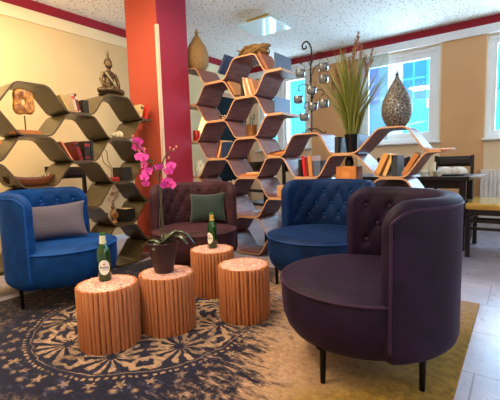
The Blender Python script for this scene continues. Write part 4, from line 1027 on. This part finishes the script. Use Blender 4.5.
# ------------------------------------------------------------ dining table corner at the right
M_blk = mat('black_brown_wood', lin(34, 22, 24), .4, .15, 8)
tb = empty('dining_table', (-1.0, 4.52, 0), 0, 'dark dining table with a pale end behind the lantern shelf', 'table')
MB().box(-.72, .60, -.36, .36, .715, .755).build('tabletop', M_blk, tb, bevel=.004)
MB().box(.601, .70, -.34, .34, .735, .755).build('table_extension', mat('pale_laminate', lin(150, 146, 140), .3, .05), tb, bevel=.003)['label'] = 'pale grey end leaf'
for a, c in ((-.66, -.30), (.54, -.30), (-.66, .30), (.54, .30)): MB().box(a-.03, a+.03, c-.03, c+.03, 0, .715).build('leg', M_blk, tb, bevel=.003)
MB().box(-.63, .51, -.30, -.28, .63, .715).build('apron', M_blk, tb); MB().box(-.63, .51, .28, .30, .63, .715).build('apron', M_blk, tb)
def chair(loc, rz, label):
    c = empty('dining_chair', loc, rz, label, 'chair', 'dark wooden dining chairs')
    MB().box(-.21, .21, -.20, .20, .44, .475).build('seat', M_blk, c, bevel=.01)
    for a in (-.19, .19):
        MB().box(a-.018, a+.018, -.20, -.165, 0, .44).build('leg', M_blk, c, bevel=.003)
        MB().box(a-.018, a+.018, .17, .205, 0, .97).build('leg', M_blk, c, bevel=.003)
    def bk(u_, v_): return (-.172+.344*u_, .185+.02*math.sin(PI*u_), .84+.12*v_)
    o = MB().grid(bk, 14, 4).build('backrest', M_blk, c, smooth=True); o.modifiers.new('t', 'SOLIDIFY').thickness = .018
    MB().box(-.172, .172, .178, .197, .60, .635).build('back_rail', M_blk, c, bevel=.003)
    return c
chair((-.645, 4.90-.10, 0), 0, 'dark wooden dining chair behind the white napkins, its backrest to the window wall')
chair((-1.35, 4.82, 0), 0, 'dark dining chair half hidden by the shelf books and lantern')
chair((-2.50, 3.72, 0), 2.9, 'dark chair in the aisle behind the tall shelf, left one seen through the lower cells')
chair((-1.98, 3.74, 0), -2.9, 'dark chair in the aisle behind the tall shelf, right one beside the table')
chair((-3.64, 1.95, 0), 1.57, 'dark chair standing between the left shelf and the cream wall')
TZ = .755
tr_ = MB().lathe([(0, 0), (.10, 0), (.155, .010), (.158, .014), (.10, .008), (0, .008)], 40, sy=.75).build('dark_plate', M_blk, smooth=True); tr_.location = (-.60, 4.42, TZ); tr_.name = 'plate'; tag(tr_, 'dark oval plate under the white napkins on the dining table', 'plate')
mnap = mat('white_linen', lin(226, 222, 216), .85, .04, 30)
for i, (dx, ll) in enumerate(((-.055, 'folded white napkin on the left of the dark plate'), (.065, 'folded white napkin on the right of the dark plate'))):
    mb = MB(); rn = random.Random(i)
    def nf(u_, v_):
        a = u_*2*PI; r_ = .080*math.sin(PI/2*min(1, v_*1.0))*(1+.10*math.sin(5*a+i)+.05*math.sin(9*a)); z_ = .080*math.cos(PI/2*v_)**.7+.004*math.sin(7*a)*v_*(1-v_)*4
        return (r_*math.cos(a), r_*.8*math.sin(a), max(.0, z_))
    mb.grid(nf, 40, 12, closed_u=True); o = mb.build('napkin', mnap, smooth=True, angle=3); o.modifiers.new('t', 'SOLIDIFY').thickness = .003; o.location = (-.60+dx, 4.42, TZ+.013); tag(o, ll, 'napkin', 'folded napkins on the dining table')
cc = MB().lathe([(0, 0), (.035, 0), (.036, .002), (.036, .15), (.031, .15), (.031, .01), (0, .01)], 28).build('white_candle_holder', mat('cream_glass', lin(226, 214, 184), .4, .05), smooth=True); cc.location = (-.76, 4.30, TZ); tag(cc, 'tall cream cylinder holder on the dining table', 'candle holder')
for dx, ll in ((-.075, 'small white bowl left of the cream cylinder'), (.075, 'small white bowl right of the cream cylinder')):
    o = MB().lathe([(0, 0), (.022, 0), (.024, .008), (.048, .05), (.044, .05), (.02, .012), (0, .01)], 28).build('bowl', mat('white_ceramic', (0,)*4), smooth=True); o.location = (-.76+dx, 4.26, TZ); tag(o, ll, 'bowl', 'white bowls on the dining table')
# mustard bench
bn = empty('bench', (.12, 4.30, 0), 0, 'black bench with a glossy mustard leather seat at the right edge', 'bench')
MB().box(-.53, .55, -.36, .36, .455, .515).build('seat', mat('mustard_leather', lin(216, 168, 74), .2, .08, 6, coat=.5), bn, bevel=.02)
MB().box(-.51, .53, -.34, .34, .405, .455).build('seat_frame', M_blk, bn, bevel=.003)
for a, c in ((-.50, -.33), (.52, -.33), (-.50, .33), (.52, .33)): MB().box(a-.02, a+.02, c-.02, c+.02, 0, .41).build('leg', M_blk, bn, bevel=.003)
for c in (-.33, .33):
    for z_ in (.335, .265): MB().box(-.48, .50, c-.012, c+.012, z_, z_+.025).build('rail', M_blk, bn)
for z_ in (.335, .265): MB().box(-.512, -.488, -.31, .31, z_, z_+.025).build('rail', M_blk, bn)
# radiators
def radiator(x0, x1, label):
    r_ = empty('radiator', ((x0+x1)/2, YW-.10, .14), 0, label, 'radiator', 'white radiators under the windows'); hw = (x1-x0)/2
    mb = MB(); mb.box(-hw, hw, -.02, .05, 0, .64)
    n_ = int((x1-x0)/.045)
    for i in range(n_): xx = -hw+.01+i*(2*hw-.02)/n_; mb.box(xx, xx+.027, -.035, -.02, .02, .62)
    mb.build('panel', mat('radiator_enamel', lin(232, 226, 222), .35, .02), r_, bevel=.004)
    MB().tube([(hw, .02, .06), (hw+.04, .02, .06), (hw+.04, .02, -.14)], .01, 8).build('pipe', M_white, r_, smooth=True)
radiator(-.415, .55, 'white ribbed radiator under the right-hand window')
radiator(-1.85, -.97, 'white ribbed radiator under the middle window behind the table')
